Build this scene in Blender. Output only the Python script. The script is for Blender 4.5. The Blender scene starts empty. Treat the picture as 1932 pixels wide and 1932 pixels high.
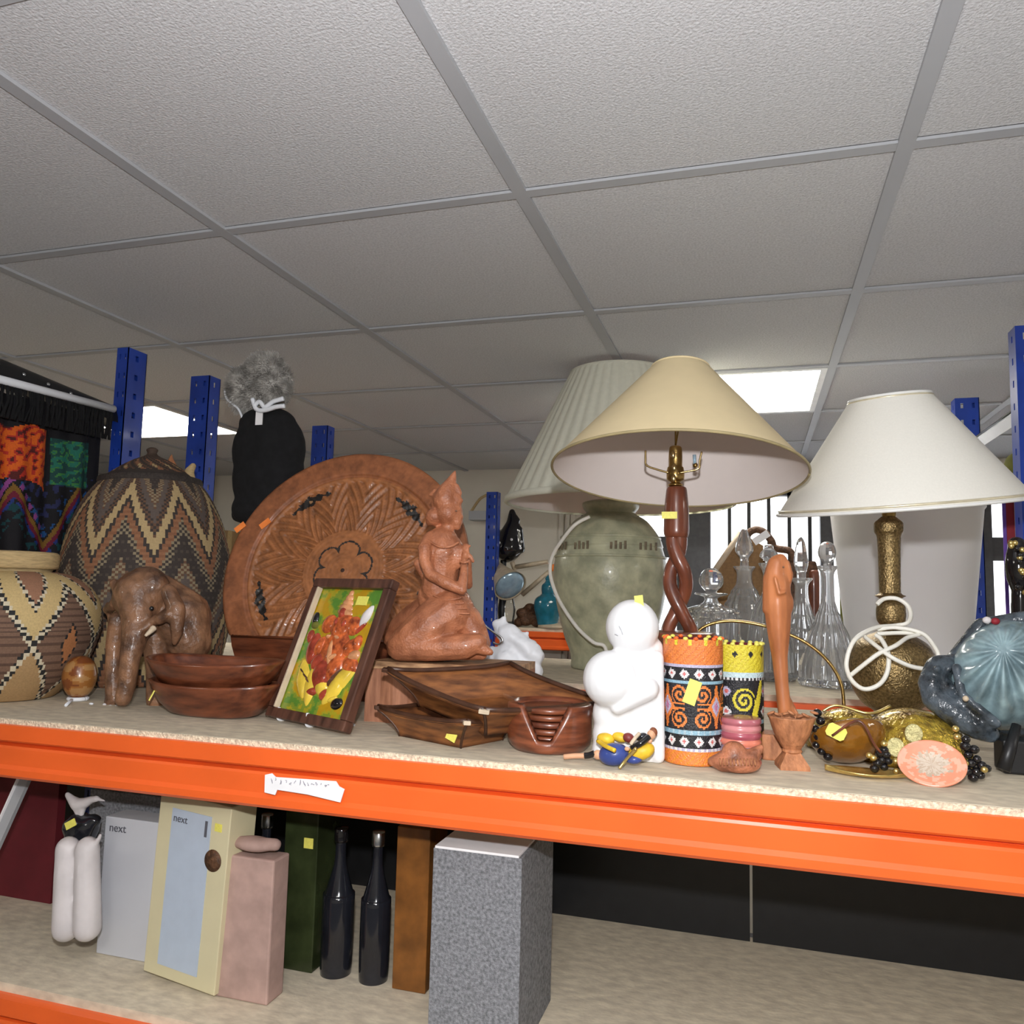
import bpy, bmesh, math, random
from mathutils import Vector, Matrix, Euler, noise
random.seed(7)
C = bpy.context.scene.collection
SC = bpy.context.scene

# ---------------------------------------------------------------- camera
ZS = 1.40                     # top of the front shelf
CAMZ = ZS + .2291
FPX = 1507.18
YAW, PITCH, ROLL = -.2974, .0989, .0237
_cy, _sy, _cp, _sp = math.cos(YAW), math.sin(YAW), math.cos(PITCH), math.sin(PITCH)
FWD = Vector((_sy*_cp, _cy*_cp, _sp)); _r = Vector((_cy, -_sy, 0)); _u = _r.cross(FWD)
RGT = _r*math.cos(ROLL) + _u*math.sin(ROLL); UPV = _u*math.cos(ROLL) - _r*math.sin(ROLL)
EYE = Vector((0, 0, CAMZ))
cd = bpy.data.cameras.new('camera'); cam = bpy.data.objects.new('camera', cd); C.objects.link(cam)
cd.sensor_width = 36; cd.lens = FPX/1932*36; cd.clip_start = .02
M3 = Matrix((RGT, UPV, -FWD)).transposed()
cam.matrix_world = Matrix.Translation(EYE) @ M3.to_4x4()
SC.camera = cam

# ---------------------------------------------------------------- world, lights, exposure
SC.view_settings.view_transform = 'Standard'; SC.view_settings.look = 'None'
SC.view_settings.gamma = 1; SC.view_settings.use_curve_mapping = False
SC.view_settings.exposure = 0.0
w = bpy.data.worlds.new('overcast_sky'); SC.world = w; w.use_nodes = True
bg = w.node_tree.nodes['Background']; bg.inputs[0].default_value = (.93, .96, 1, 1); bg.inputs[1].default_value = 3.0
def area(name, loc, target, size, power, color=(1, 1, 1), sy=None):
    l = bpy.data.lights.new(name, 'AREA'); l.size = size; l.energy = power; l.color = color
    if sy: l.shape = 'RECTANGLE'; l.size_y = sy
    o = bpy.data.objects.new(name, l); C.objects.link(o); o.location = loc
    o.rotation_euler = (Vector(target)-Vector(loc)).to_track_quat('-Z', 'Y').to_euler(); return o
FLASH = EYE + UPV*.13 - FWD*.02
_l = bpy.data.lights.new('camera_flash', 'POINT'); _l.energy = 60; _l.color = (.985, .985, 1); _l.shadow_soft_size = .016   # flash head under a diffuser dome
_o = bpy.data.objects.new('camera_flash', _l); C.objects.link(_o); _o.location = FLASH

# ---------------------------------------------------------------- pixel -> place helpers
def ray(px, py): return RGT*((px-966)/FPX) - UPV*((py-966)/FPX) + FWD
def at(px, py, Y):
    d = ray(px, py); return EYE + d*(Y/d.y)
def on(px, py, z=ZS):
    d = ray(px, py); return EYE + d*((z-CAMZ)/d.z)
def onx(px, py, X):
    d = ray(px, py); return EYE + d*(X/d.x)
def sc(px, py, Y): return FPX/((at(px, py, Y)-EYE).dot(FWD))          # pixels per metre there
def rad(hw, px, py, Y): return hw/sc(px, py, Y)/math.sqrt(1+((px-966)/FPX)**2)

# ---------------------------------------------------------------- materials
MATS = {}
def mat(name, col, rough=.5, metal=0, ns=40, na=.12, bump=0, bs=None, coat=0, trans=0, ior=1.45, attr=False,
        wood=None, emit=0, stretch=(1, 1, 1), sheen=0, trl=0):
    """Procedural material: noise-varied base colour, optional grain, bump, coat or colour attribute."""
    m = bpy.data.materials.new(name); m.use_nodes = True; nt = m.node_tree; N = nt.nodes; L = nt.links
    b = N['Principled BSDF']; out = N['Material Output']
    b.inputs['Roughness'].default_value = rough; b.inputs['Metallic'].default_value = metal
    b.inputs['Coat Weight'].default_value = coat; b.inputs['Coat Roughness'].default_value = .08
    b.inputs['Transmission Weight'].default_value = trans; b.inputs['IOR'].default_value = ior
    b.inputs['Sheen Weight'].default_value = sheen
    tc = N.new('ShaderNodeTexCoord'); mp = N.new('ShaderNodeMapping'); L.new(tc.outputs['Object'], mp.inputs[0])
    mp.inputs['Scale'].default_value = stretch
    nz = N.new('ShaderNodeTexNoise'); nz.inputs['Scale'].default_value = ns; nz.inputs['Detail'].default_value = 5
    L.new(mp.outputs[0], nz.inputs['Vector'])
    if attr:
        a = N.new('ShaderNodeAttribute'); a.attribute_name = 'Col'
        mx = N.new('ShaderNodeMix'); mx.data_type = 'RGBA'; mx.blend_type = 'MULTIPLY'; mx.inputs[0].default_value = 1
        rp = N.new('ShaderNodeValToRGB'); rp.color_ramp.elements[0].color = (1-na*2,)*3+(1,); rp.color_ramp.elements[1].color = (1, 1, 1, 1)
        rp.color_ramp.elements[0].position = .3; rp.color_ramp.elements[1].position = .7
        L.new(nz.outputs['Fac'], rp.inputs[0]); L.new(a.outputs['Color'], mx.inputs[6]); L.new(rp.outputs[0], mx.inputs[7])
        L.new(mx.outputs[2], b.inputs['Base Color'])
    else:
        rp = N.new('ShaderNodeValToRGB'); c2 = wood or col
        rp.color_ramp.elements[0].position = .32; rp.color_ramp.elements[1].position = .68
        rp.color_ramp.elements[0].color = tuple(max(0, c*(1-na)) for c in c2)+(1,)
        rp.color_ramp.elements[1].color = tuple(min(1, c*(1+na)) for c in col)+(1,)
        L.new(nz.outputs['Fac'], rp.inputs[0]); L.new(rp.outputs[0], b.inputs['Base Color'])
    if bump:
        bp = N.new('ShaderNodeBump'); bp.inputs['Strength'].default_value = bump; bp.inputs['Distance'].default_value = .004
        n2 = N.new('ShaderNodeTexNoise'); n2.inputs['Scale'].default_value = bs or ns*3; n2.inputs['Detail'].default_value = 3
        L.new(mp.outputs[0], n2.inputs['Vector']); L.new(n2.outputs['Fac'], bp.inputs['Height']); L.new(bp.outputs[0], b.inputs['Normal'])
    if emit:
        b.inputs['Emission Color'].default_value = col+(1,); b.inputs['Emission Strength'].default_value = emit
    if trl:
        t = N.new('ShaderNodeBsdfTranslucent'); t.inputs[0].default_value = col+(1,)
        ms = N.new('ShaderNodeMixShader'); ms.inputs[0].default_value = trl
        L.new(b.outputs[0], ms.inputs[1]); L.new(t.outputs[0], ms.inputs[2]); L.new(ms.outputs[0], out.inputs[0])
    MATS[name] = m; return m
def M(n): return MATS[n]
G = (0, 0, 1)
mat('tile', (.61, .612, .625), .95, ns=230, na=.13, bump=.5, bs=260)
mat('grid_bar', (.42, .43, .45), .5, ns=5, na=.03)
mat('ceiling_void', (.2, .2, .2), .9)
mat('wall_paint', (.68, .64, .55), .85, ns=6, na=.04)
mat('floor', (.16, .16, .17), .8, ns=120, na=.3)
mat('frame_grey', (.11, .112, .12), .5)
mat('glow_panel', (1, .96, .88), .5, emit=14)
mat('white_paint', (.8, .8, .78), .4, na=.04)
mat('orange', (.86, .13, .022), .33, ns=8, na=.06, coat=.15)
mat('blue', (.014, .05, .34), .35, ns=14, na=.2, coat=.2)
mat('chip', (.66, .58, .44), .85, ns=70, na=.10, bump=.12, wood=(.58, .50, .38), stretch=(.5, 1, 1))
mat('chip_edge', (.80, .64, .47), .9, ns=200, na=.32, bump=.8, bs=300)
mat('steel', (.6, .62, .64), .25, 1, ns=30, na=.08, stretch=(1, 1, .1))
mat('black_metal', (.012, .012, .013), .4)
mat('paper', (.88, .87, .88), .75, ns=30, na=.03)
mat('ink', (.32, .30, .36), .8)
mat('sticker', (.80, .74, .14), .5, ns=300, na=.06)
mat('sticker_ink', (.6, .52, .04), .6)
mat('orange_sticker', (.95, .25, .05), .6)
mat('attr', (1, 1, 1), .8, attr=True, ns=300, na=.1, bump=.25, bs=500)
mat('attr_gloss', (1, 1, 1), .28, attr=True, ns=120, na=.06, coat=.4)
mat('attr_bead', (1, 1, 1), .3, attr=True, ns=500, na=.12, bump=.5, bs=420, coat=.3)
mat('attr_wood', (1, 1, 1), .5, attr=True, ns=60, na=.18, bump=.2, bs=180, coat=.12)
mat('straw', (.55, .40, .20), .8, ns=60, na=.2, bump=.6, bs=120, stretch=(1, 1, 9))
mat('dark_cord', (.045, .035, .03), .8, ns=200, na=.3)
mat('carved_brown', (.23, .115, .06), .4, ns=30, na=.3, wood=(.085, .04, .024), bump=1.0, bs=75, coat=.3)
mat('red_wood', (.46, .175, .085), .42, ns=34, na=.2, wood=(.33, .11, .05), bump=.45, bs=260, coat=.25)
mat('plinth_wood', (.42, .19, .105), .6, ns=40, na=.15, wood=(.34, .14, .075), stretch=(4, 4, .5), bump=.1)
mat('plinth_top', (.50, .30, .16), .5, ns=30, na=.3, wood=(.32, .17, .09), stretch=(1, 3, 3))
mat('dish_wood', (.165, .048, .02), .3, ns=24, na=.3, wood=(.10, .026, .012), stretch=(.7, 3, 3), coat=.3)
mat('tray_wood', (.22, .082, .024), .5, ns=22, na=.35, wood=(.12, .038, .012), stretch=(1, 1, 5), coat=.06)
mat('tray_dark', (.06, .024, .012), .4, ns=40, na=.3)
mat('coaster_wood', (.20, .058, .025), .3, ns=20, na=.3, wood=(.12, .033, .016), stretch=(1, 1, 6), coat=.3)
mat('frame_wood', (.10, .042, .026), .45, ns=26, na=.3, wood=(.065, .026, .017), coat=.1, stretch=(3, .6, 3))
mat('cream_edge', (.62, .50, .36), .6)
mat('white_ceramic', (.78, .78, .79), .35, ns=8, na=.01, coat=.1)
mat('walnut', (.17, .05, .025), .3, ns=18, na=.3, wood=(.10, .028, .015), stretch=(3, 3, .6), coat=.4)
mat('bird_wood', (.47, .17, .065), .4, ns=16, na=.22, wood=(.38, .125, .045), stretch=(4, 4, .5), coat=.2)
mat('goblet_wood', (.45, .19, .085), .6, ns=50, na=.2, wood=(.36, .14, .06), stretch=(3, 3, 1), bump=.3)
mat('nut_wood', (.38, .14, .07), .5, ns=60, na=.35, wood=(.26, .09, .045), bump=.6, bs=150, coat=.15)
mat('cream_shade', (.74, .61, .37), .75, ns=30, na=.02, trl=.07)
mat('shade_lining', (.82, .74, .71), .8, na=.01, trl=.03)
mat('white_shade', (.84, .82, .75), .7, ns=300, na=.02, trl=.05)
mat('pleat_shade', (.80, .79, .66), .7, ns=80, na=.03, trl=.05)
mat('shade_trim', (.36, .29, .15), .5)
mat('gold_trim', (.75, .68, .5), .35, .4)
mat('urn_glaze', (.50, .50, .34), .35, ns=24, na=.16, wood=(.40, .41, .28), bump=.3, bs=60, coat=.2)
mat('brass', (.42, .28, .10), .30, 1, ns=60, na=.25, bump=.2, bs=140)
mat('brass_bright', (.62, .47, .22), .25, 1, ns=30, na=.1)
mat('brass_etched', (.27, .19, .085), .36, .85, ns=240, na=.45, bump=.5, bs=300)
mat('cord_white', (.90, .88, .80), .4, na=.02)
mat('glass', (1, 1, 1), .01, trans=1, ior=1.5, na=0)
mat('crystal', (.95, .96, .97), .03, trans=.88, ior=1.52, na=.02, coat=.5)
mat('amber', (.85, .48, .06), .12, .55, trans=.35, ior=1.5, na=.5, ns=60, wood=(.35, .15, .01), bump=1.0, bs=150, coat=.5)
mat('amber_deep', (.38, .16, .02), .08, coat=.5, bump=.3, bs=60, trans=.5, ior=1.5, na=.2, ns=60)
mat('black_gloss', (.008, .007, .008), .08, coat=.6)
mat('gold', (.72, .55, .20), .3, .9, ns=100, na=.2)
mat('coin', (.50, .45, .22), .45, .6, ns=150, na=.2, bump=.5)
mat('black_cloth', (.006, .006, .007), .95, ns=60, na=.4)
mat('fur', (.42, .40, .37), .9, ns=40, na=.3, wood=(.25, .235, .21))
mat('bag_white', (.80, .82, .86), .45, ns=12, na=.04, bump=.3, bs=20)
mat('dark_stone', (.06, .075, .09), .22, ns=40, na=.6, wood=(.02, .027, .033), bump=1.0, bs=90, coat=.35)
mat('teal_vase', (.012, .13, .20), .15, ns=30, na=.4, wood=(.02, .22, .30), bump=.3, bs=60, coat=.5)
mat('beige_metal', (.50, .42, .30), .4, .1)
mat('bulb_blue', (.35, .50, .62), .12, .3)
mat('bin_grey', (.80, .79, .80), .55, ns=6, na=.02)
mat('wicker', (.10, .045, .02), .6, ns=120, na=.5, bump=.8, bs=160)
mat('brown_board', (.25, .135, .05), .7, ns=120, na=.15)
mat('olive', (.14, .14, .02), .9, ns=30, na=.2)
mat('maroon', (.115, .008, .014), .7, ns=30, na=.1)
mat('purple', (.14, .06, .35), .6)
mat('red_cloth', (.25, .01, .02), .6)
mat('grey_felt', (.22, .225, .24), .95, ns=220, na=.4, bump=.5)
mat('box_white', (.55, .56, .60), .6, na=.03, ns=10)
mat('box_cream', (.62, .56, .36), .6, na=.05, ns=10)
mat('box_label', (.45, .52, .62), .6, na=.03)
mat('print', (.10, .10, .12), .6)
mat('card_brown', (.36, .23, .11), .8, ns=20, na=.1)
mat('bottle_black', (.012, .013, .018), .12, coat=.5, ns=20, na=.3)
mat('bottle_green', (.03, .04, .015), .2, ns=20, na=.4)
mat('amber_box', (.20, .075, .015), .35, ns=20, na=.4)
mat('pink_roll', (.42, .28, .24), .8, ns=30, na=.15)
mat('bird_white', (.62, .58, .58), .5, ns=20, na=.1)
mat('skin', (.62, .34, .2), .5)
mat('doll_blue', (.035, .06, .24), .35, coat=.3)
mat('doll_yellow', (.72, .46, .03), .5, ns=60, na=.25)
mat('doll_maroon', (.20, .035, .03), .5)
mat('hair', (.22, .07, .03), .5)

# ---------------------------------------------------------------- mesh helpers
class MB:
    """Collects faces; out() links them as ONE mesh object."""
    def __init__(s): s.v = []; s.f = []; s.c = []; s.flat = set()
    def add(s, vs, fs, col=None, Mx=None, flat=False):
        o = len(s.v); s.v += [Mx @ Vector(p) if Mx else Vector(p) for p in vs]
        for k, f in enumerate(fs):
            if flat: s.flat.add(len(s.f))
            s.f.append([o+i for i in f]); s.c.append(col[k] if isinstance(col, list) else (col or (1, 1, 1)))
        return s
    def box(s, a, b, bev=0, Mx=None, col=None):
        bm = bmesh.new(); bmesh.ops.create_cube(bm, size=1)
        d = [b[i]-a[i] for i in range(3)]; c = [(a[i]+b[i])/2 for i in range(3)]
        for v in bm.verts: v.co = Vector([v.co[i]*d[i]+c[i] for i in range(3)])
        if bev: bmesh.ops.bevel(bm, geom=list(bm.edges), offset=bev, segments=2, profile=.5, affect='EDGES')
        return s.bm(bm, Mx, col, flat=True)
    def bm(s, bm, Mx=None, col=None, flat=False):
        bm.verts.ensure_lookup_table(); bm.verts.index_update()
        s.add([v.co.copy() for v in bm.verts], [[v.index for v in f.verts] for f in bm.faces], col, Mx, flat); bm.free(); return s
    def lathe(s, prof, n=40, Mx=None, col=None, mod=None, close=True):
        """prof: (r,z) list from bottom to top. mod(theta, r, z, i) -> r."""
        vs = []; fs = []; cs = []; m = len(prof)
        for i, (r, z) in enumerate(prof):
            for k in range(n):
                t = 2*math.pi*k/n; rr = mod(t, r, z, i) if mod else r
                vs.append((rr*math.cos(t), rr*math.sin(t), z))
        for i in range(m-1):
            for k in range(n):
                k2 = (k+1) % n; fs.append((i*n+k, i*n+k2, (i+1)*n+k2, (i+1)*n+k))
                cs.append(col(2*math.pi*(k+.5)/n, i, (prof[i][1]+prof[i+1][1])/2) if callable(col) else (col or (1, 1, 1)))
        if close:
            if prof[0][0] > 1e-4: fs.append(tuple(range(n-1, -1, -1))); cs.append(cs[0])
            if prof[-1][0] > 1e-4: fs.append(tuple((m-1)*n+k for k in range(n))); cs.append(cs[-1])
        return s.add(vs, fs, cs, Mx)
    def tube(s, pts, r, n=8, Mx=None, col=None, caps=True):
        pts = [Vector(p) for p in pts]; m = len(pts); vs = []; fs = []
        nrm = None
        for i, p in enumerate(pts):
            t = (pts[min(i+1, m-1)]-pts[max(i-1, 0)])
            if t.length < 1e-9: t = Vector((0, 0, 1))
            t.normalize()
            if nrm is None:
                nrm = t.cross(Vector((0, 0, 1)) if abs(t.z) < .9 else Vector((1, 0, 0))).normalized()
            else:
                nrm = nrm - t*nrm.dot(t)
                nrm = nrm.normalized() if nrm.length > 1e-6 else t.orthogonal().normalized()
            bn = t.cross(nrm); rr = r[i] if isinstance(r, (list, tuple)) else r
            for k in range(n):
                a = 2*math.pi*k/n; vs.append(p+(nrm*math.cos(a)+bn*math.sin(a))*rr)
        for i in range(m-1):
            for k in range(n):
                k2 = (k+1) % n; fs.append((i*n+k, i*n+k2, (i+1)*n+k2, (i+1)*n+k))
        if caps: fs.append(tuple(range(n-1, -1, -1))); fs.append(tuple((m-1)*n+k for k in range(n)))
        return s.add(vs, fs, col, Mx)
    def ball(s, c, r, n=16, m=10, col=None, rot=None):
        r = r if isinstance(r, (tuple, list)) else (r, r, r)
        Mx = Matrix.Translation(Vector(c)) @ (rot.to_4x4() if rot else Matrix.Identity(4)) @ Matrix.Diagonal((r[0], r[1], r[2], 1))
        pr = [(math.cos(a), math.sin(a)) for a in [(-.5+i/m)*math.pi for i in range(m+1)]]
        pr[0] = (1e-5, -1); pr[-1] = (1e-5, 1)
        return s.lathe(pr, n, Mx, col, close=False)
    def prism(s, poly, z0, z1, Mx=None, col=None):
        n = len(poly); vs = [(x, y, z0) for x, y in poly]+[(x, y, z1) for x, y in poly]
        a = sum(poly[i][0]*poly[(i+1) % n][1]-poly[(i+1) % n][0]*poly[i][1] for i in range(n))
        fs = [tuple(range(n-1, -1, -1)), tuple(range(n, 2*n))]+[(i, (i+1) % n, n+(i+1) % n, n+i) for i in range(n)]
        if a < 0: fs = [tuple(reversed(f)) for f in fs]
        return s.add(vs, fs, col, Mx, flat=True)
    def grid(s, fn, nu, nv, col=None, Mx=None, wrap=False):
        vs = [fn(i/nu, j/nv) for j in range(nv+1) for i in range(nu if wrap else nu+1)]
        W = nu if wrap else nu+1; fs = []; cs = []
        for j in range(nv):
            for i in range(nu):
                i2 = (i+1) % W if wrap else i+1
                fs.append((j*W+i, j*W+i2, (j+1)*W+i2, (j+1)*W+i)); cs.append(col((i+.5)/nu, (j+.5)/nv) if callable(col) else (col or (1, 1, 1)))
        return s.add(vs, fs, cs, Mx)
    def out(s, name, m, parent=None, loc=None, smooth=True, world=True, colors=False):
        """world=True: the vertices are world places; they are shifted to the parent's (or own) origin."""
        me = bpy.data.meshes.new(name); org = Vector((0, 0, 0))
        if world: org = parent.matrix_basis.translation.copy() if parent else Vector(loc or (0, 0, 0))
        if world and parent and parent.parent: org = org + parent.parent.matrix_basis.translation
        me.from_pydata([tuple(v-org) for v in s.v], [], s.f); me.materials.append(M(m) if isinstance(m, str) else m)
        for i, p in enumerate(me.polygons): p.use_smooth = smooth and i not in s.flat
        if colors:
            a = me.attributes.new('Col', 'FLOAT_COLOR', 'FACE')
            for i, c in enumerate(s.c): a.data[i].color = (c[0], c[1], c[2], 1)
        o = bpy.data.objects.new(name, me); C.objects.link(o)
        if parent: o.parent = parent
        elif world: o.location = org
        return o
def thing(name, label, cat, loc=(0, 0, 0), group=None, rot=None):
    o = bpy.data.objects.new(name, None); C.objects.link(o); o.location = loc; o.empty_display_size = .05
    if rot: o.rotation_euler = rot
    tag(o, label, cat, group); return o
def tag(o, label, cat, group=None):
    o['label'] = label; o['category'] = cat
    if group: o['group'] = group
    return o
def struct(o): o['kind'] = 'structure'; return o
def copy_tree(o, parent=None):
    c = o.copy(); C.objects.link(c)
    if parent: c.parent = parent
    for ch in list(o.children): copy_tree(ch, c)
    return c
def spline(pts, k=8, closed=False):
    P = [Vector(p) for p in pts]; n = len(P); out = []
    for i in range(n if closed else n-1):
        p0, p1, p2, p3 = (P[(i-1) % n], P[i], P[(i+1) % n], P[(i+2) % n]) if closed else (P[max(i-1, 0)], P[i], P[i+1], P[min(i+2, n-1)])
        for j in range(k):
            t = j/k; out.append(.5*((2*p1)+(p2-p0)*t+(2*p0-5*p1+4*p2-p3)*t*t+(3*p1-p0-3*p2+p3)*t**3))
    if not closed: out.append(P[-1])
    return out
def smoothprof(pr, k=4): return [(max(v.x, 1e-5), v.y) for v in spline([(r, z, 0) for r, z in pr], k)]
def hull(mb, p0, r0, p1, r1):
    p0 = Vector(p0); p1 = Vector(p1); bm = bmesh.new()
    for p, r in ((p0, r0), (p1, r1)):
        bmesh.ops.create_icosphere(bm, subdivisions=2, radius=r, matrix=Matrix.Translation(p))
    res = bmesh.ops.convex_hull(bm, input=list(bm.verts)); 
    bmesh.ops.delete(bm, geom=list({v for v in res['geom_interior'] if isinstance(v, bmesh.types.BMVert)}), context='VERTS')
    mb.bm(bm)
def remesh(o, voxel, it=5, fac=.5):
    md = o.modifiers.new('r', 'REMESH'); md.mode = 'VOXEL'; md.voxel_size = voxel; md.use_smooth_shade = True
    if it: s = o.modifiers.new('s', 'SMOOTH'); s.iterations = it; s.factor = fac
    return bake(o)
def bake(o):
    bpy.context.view_layer.update(); dg = bpy.context.evaluated_depsgraph_get()
    me = bpy.data.meshes.new_from_object(o.evaluated_get(dg)); old = o.data; o.modifiers.clear(); o.data = me; bpy.data.meshes.remove(old)
    me.name = o.name
    for p in me.polygons: p.use_smooth = True
    return o
class Fig:
    """A figure laid out in a plane Y (pixels of the photograph give the outline, dy gives real depth); grown into one surface."""
    def __init__(s, Y): s.Y = Y; s.mb = MB()
    def p(s, x, y, dy=0): return at(x, y, s.Y+dy)
    def k(s, x, y): return 1/sc(x, y, s.Y)
    def cap(s, x0, y0, r0, x1, y1, r1, d0=0, d1=None):
        d1 = d0 if d1 is None else d1; hull(s.mb, s.p(x0, y0, d0), r0*s.k(x0, y0), s.p(x1, y1, d1), r1*s.k(x1, y1)); return s
    def chain(s, pts):
        for a, b in zip(pts, pts[1:]): s.cap(a[0], a[1], a[2], b[0], b[1], b[2], a[3] if len(a) > 3 else 0, b[3] if len(b) > 3 else 0)
        return s
    def ell(s, x, y, rx, ry, rz, d=0, rot=0):
        k = s.k(x, y); s.mb.ball(s.p(x, y, d), (rx*k, ry*k, rz*k), 20, 12, rot=Matrix.Rotation(rot, 3, 'Y')); return s
    def out(s, name, m, parent=None, voxel=.003, it=5, loc=None):
        return remesh(s.mb.out(name, m, parent, loc=loc), voxel, it)
def pl(cx, cy, Y, pr, zmin=None):
    """Pixel silhouette [(half width, y)] bottom to top -> [(r, z)] in metres and the axis place."""
    base = at(cx, cy, Y); res = []
    for hw, y in pr: res.append((rad(hw, cx, y, Y), at(cx, y, Y).z))
    return Vector((base.x, base.y, 0)), res
def sticker(parent, p, nrm, w=.022, h=.016, roll=.3, m='sticker', name='price_sticker'):
    n = Vector(nrm).normalized(); q = n.to_track_quat('Z', 'Y').to_matrix().to_4x4() @ Matrix.Rotation(roll, 4, 'Z')
    Mx = Matrix.Translation(Vector(p)) @ q; c = min(w, h)*.2
    poly = [(-w/2+c, -h/2), (w/2-c, -h/2), (w/2, -h/2+c), (w/2, h/2-c), (w/2-c, h/2), (-w/2+c, h/2), (-w/2, h/2-c), (-w/2, -h/2+c)]
    return MB().prism(poly, 0, .0009, Mx).out(name, m, parent)
TOCAM = lambda p: (EYE-Vector(p)).normalized()
# ================================================================ THE ROOM
CEIL = CAMZ+.6785; XL, XR, YF, YB = -6.6, 3.4, -2.6, 4.25
def sbox(name, a, b, m, parent=None): return MB().box(a, b).out(name, m, parent)
struct(sbox('floor', (XL-.1, YF-.1, -.05), (XR+.1, YB+.1, 0), 'floor'))
ceil = struct(sbox('ceiling', (XL-.1, YF-.1, CEIL+.03), (XR+.1, YB+.1, CEIL+.08), 'ceiling_void'))
struct(sbox('wall_left', (XL-.1, YF, 0), (XL, YB, CEIL+.03), 'wall_paint'))
struct(sbox('wall_right', (XR, YF, 0), (XR+.1, YB, CEIL+.03), 'wall_paint'))
struct(sbox('wall_front', (XL-.1, YF-.1, 0), (XR+.1, YF, CEIL+.03), 'wall_paint'))
# suspended ceiling: T-bars and one board per cell
TX, TY, TS = -1.5816, .6538, .6
LIGHTS = {(2, 3), (-2, 3), (-2, -3), (2, -3), (6, 0), (-6, 0)}  # cells after the first pair are unseen panels added for fill light
tile_me = None
ix0, ix1 = math.floor((XL-TX)/TS), math.ceil((XR-TX)/TS); iy0, iy1 = math.floor((YF-TY)/TS), math.ceil((YB-TY)/TS)
for i in range(ix0, ix1):
    for j in range(iy0, iy1):
        x0, x1 = max(TX+i*TS, XL), min(TX+(i+1)*TS, XR); y0, y1 = max(TY+j*TS, YF), min(TY+(j+1)*TS, YB)
        if (i, j) in LIGHTS or x1-x0 < .02 or y1-y0 < .02: continue
        g = .0105
        if x1-x0 > TS-.001 and y1-y0 > TS-.001 and tile_me:
            o = bpy.data.objects.new('ceiling_tile', tile_me); C.objects.link(o); o.parent = ceil
        else:
            a, b = (x1-x0)/2-g, (y1-y0)/2-g
            o = MB().box((-a, -b, -.004), (a, b, .012), .002).out('ceiling_tile', 'tile', ceil, world=False)
            if x1-x0 > TS-.001 and y1-y0 > TS-.001: tile_me = o.data
        o.location = ((x0+x1)/2, (y0+y1)/2, CEIL+.008)
for i in range(ix0, ix1+1):
    x = TX+i*TS
    if XL < x < XR: sbox('grid_bar', (x-.012, YF, CEIL-.002), (x+.012, YB, CEIL+.004), 'grid_bar', ceil)
for j in range(iy0, iy1+1):
    y = TY+j*TS
    if YF < y < YB: sbox('grid_bar', (XL, y-.0115, CEIL-.0015), (XR, y+.0115, CEIL+.0035), 'grid_bar', ceil)
for (i, j), lb in {(2, 3): 'square bright ceiling light panel behind the cream coolie lampshade', (-2, 3): 'square bright ceiling light panel seen between two blue posts on the left',
                   (-2, -3): 'added unseen ceiling light panel behind the viewer on the left', (2, -3): 'added unseen ceiling light panel behind the viewer on the right',
                   (6, 0): 'added unseen ceiling light panel far to the right of the shelves', (-6, 0): 'added unseen ceiling light panel far to the left of the shelves'}.items():
    x0, y0 = TX+i*TS, TY+j*TS
    t = thing('ceiling_light', lb, 'light', (x0+.3, y0+.3, CEIL+.004), 'ceiling light panels')
    fr = MB()
    for a, b in (((.012, .012), (.03, .588)), ((.57, .012), (.588, .588)), ((.03, .012), (.57, .03)), ((.03, .57), (.57, .588))):
        fr.box((x0+a[0], y0+a[1], CEIL-.003), (x0+b[0], y0+b[1], CEIL+.02))
    fr.out('light_frame', 'white_paint', t)
    MB().box((x0+.03, y0+.03, CEIL+.002), (x0+.57, y0+.57, CEIL+.014)).out('diffuser', 'glow_panel', t)

# back wall with the barred windows
wx0, wx1 = at(1096, 970, YB).x, 3.0; wz0, wz1 = 1.22, at(1500, 915, YB).z
wb = MB()
wb.box((XL, YB, 0), (wx0, YB+.12, CEIL+.03)).box((wx1, YB, 0), (XR, YB+.12, CEIL+.03)).box((wx0, YB, 0), (wx1, YB+.12, wz0)).box((wx0, YB, wz1), (wx1, YB+.12, CEIL+.03))
struct(wb.out('wall_back', 'wall_paint'))
xs = [wx0, at(1308, 1010, YB).x, at(1561, 1010, YB).x, at(1861, 1010, YB).x, wx1]
jw = [.05, .085, .03, .03, .04]
barpx = [[], [1376, 1413, 1451, 1490, 1529], [1620, 1680, 1740, 1800], []]
for k in range(4):
    a, b = xs[k]+(.0 if k == 0 else jw[k]), xs[k+1]-jw[k+1]
    wn = bpy.data.objects.new('window_%d' % (k+1), None); C.objects.link(wn); wn.location = ((a+b)/2, YB+.06, wz0); struct(wn)
    f = MB(); f.box((a, YB+.03, wz0), (b, YB+.09, wz0+.05)).box((a, YB+.03, wz1-.05), (b, YB+.09, wz1))
    f.box((xs[k]-jw[k], YB+.02, wz0), (xs[k]+jw[k], YB+.1, wz1)); f.out('window_frame', 'frame_grey', wn)
    if k in (0, 3):
        f = MB(); zt = at(1880, 1035, YB).z; f.box((a, YB+.03, zt-.055), (b, YB+.08, zt+.055)); f.out('transom', 'frame_grey', wn)
    for px in barpx[k]:
        x = at(px, 1010, YB).x; MB().box((x-.009, YB+.03, wz0), (x+.009, YB+.05, wz1)).out('window_bar', 'black_metal', wn)
    sbox('pane', (a, YB+.062, wz0+.05), (b, YB+.066, wz1-.05), 'glass', wn)
x = at(1071, 1050, YB).x
tr = MB(); 
for d in (-.035, .0, .03): tr.box((x+d-.012, YB-.02, 0), (x+d+.012, YB, at(1071, 962, YB).z))
struct(tr.out('trim_1', 'wall_paint'))
p0, p1 = at(905, 965, YB-.06), at(880, 940, YB-.06)
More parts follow.
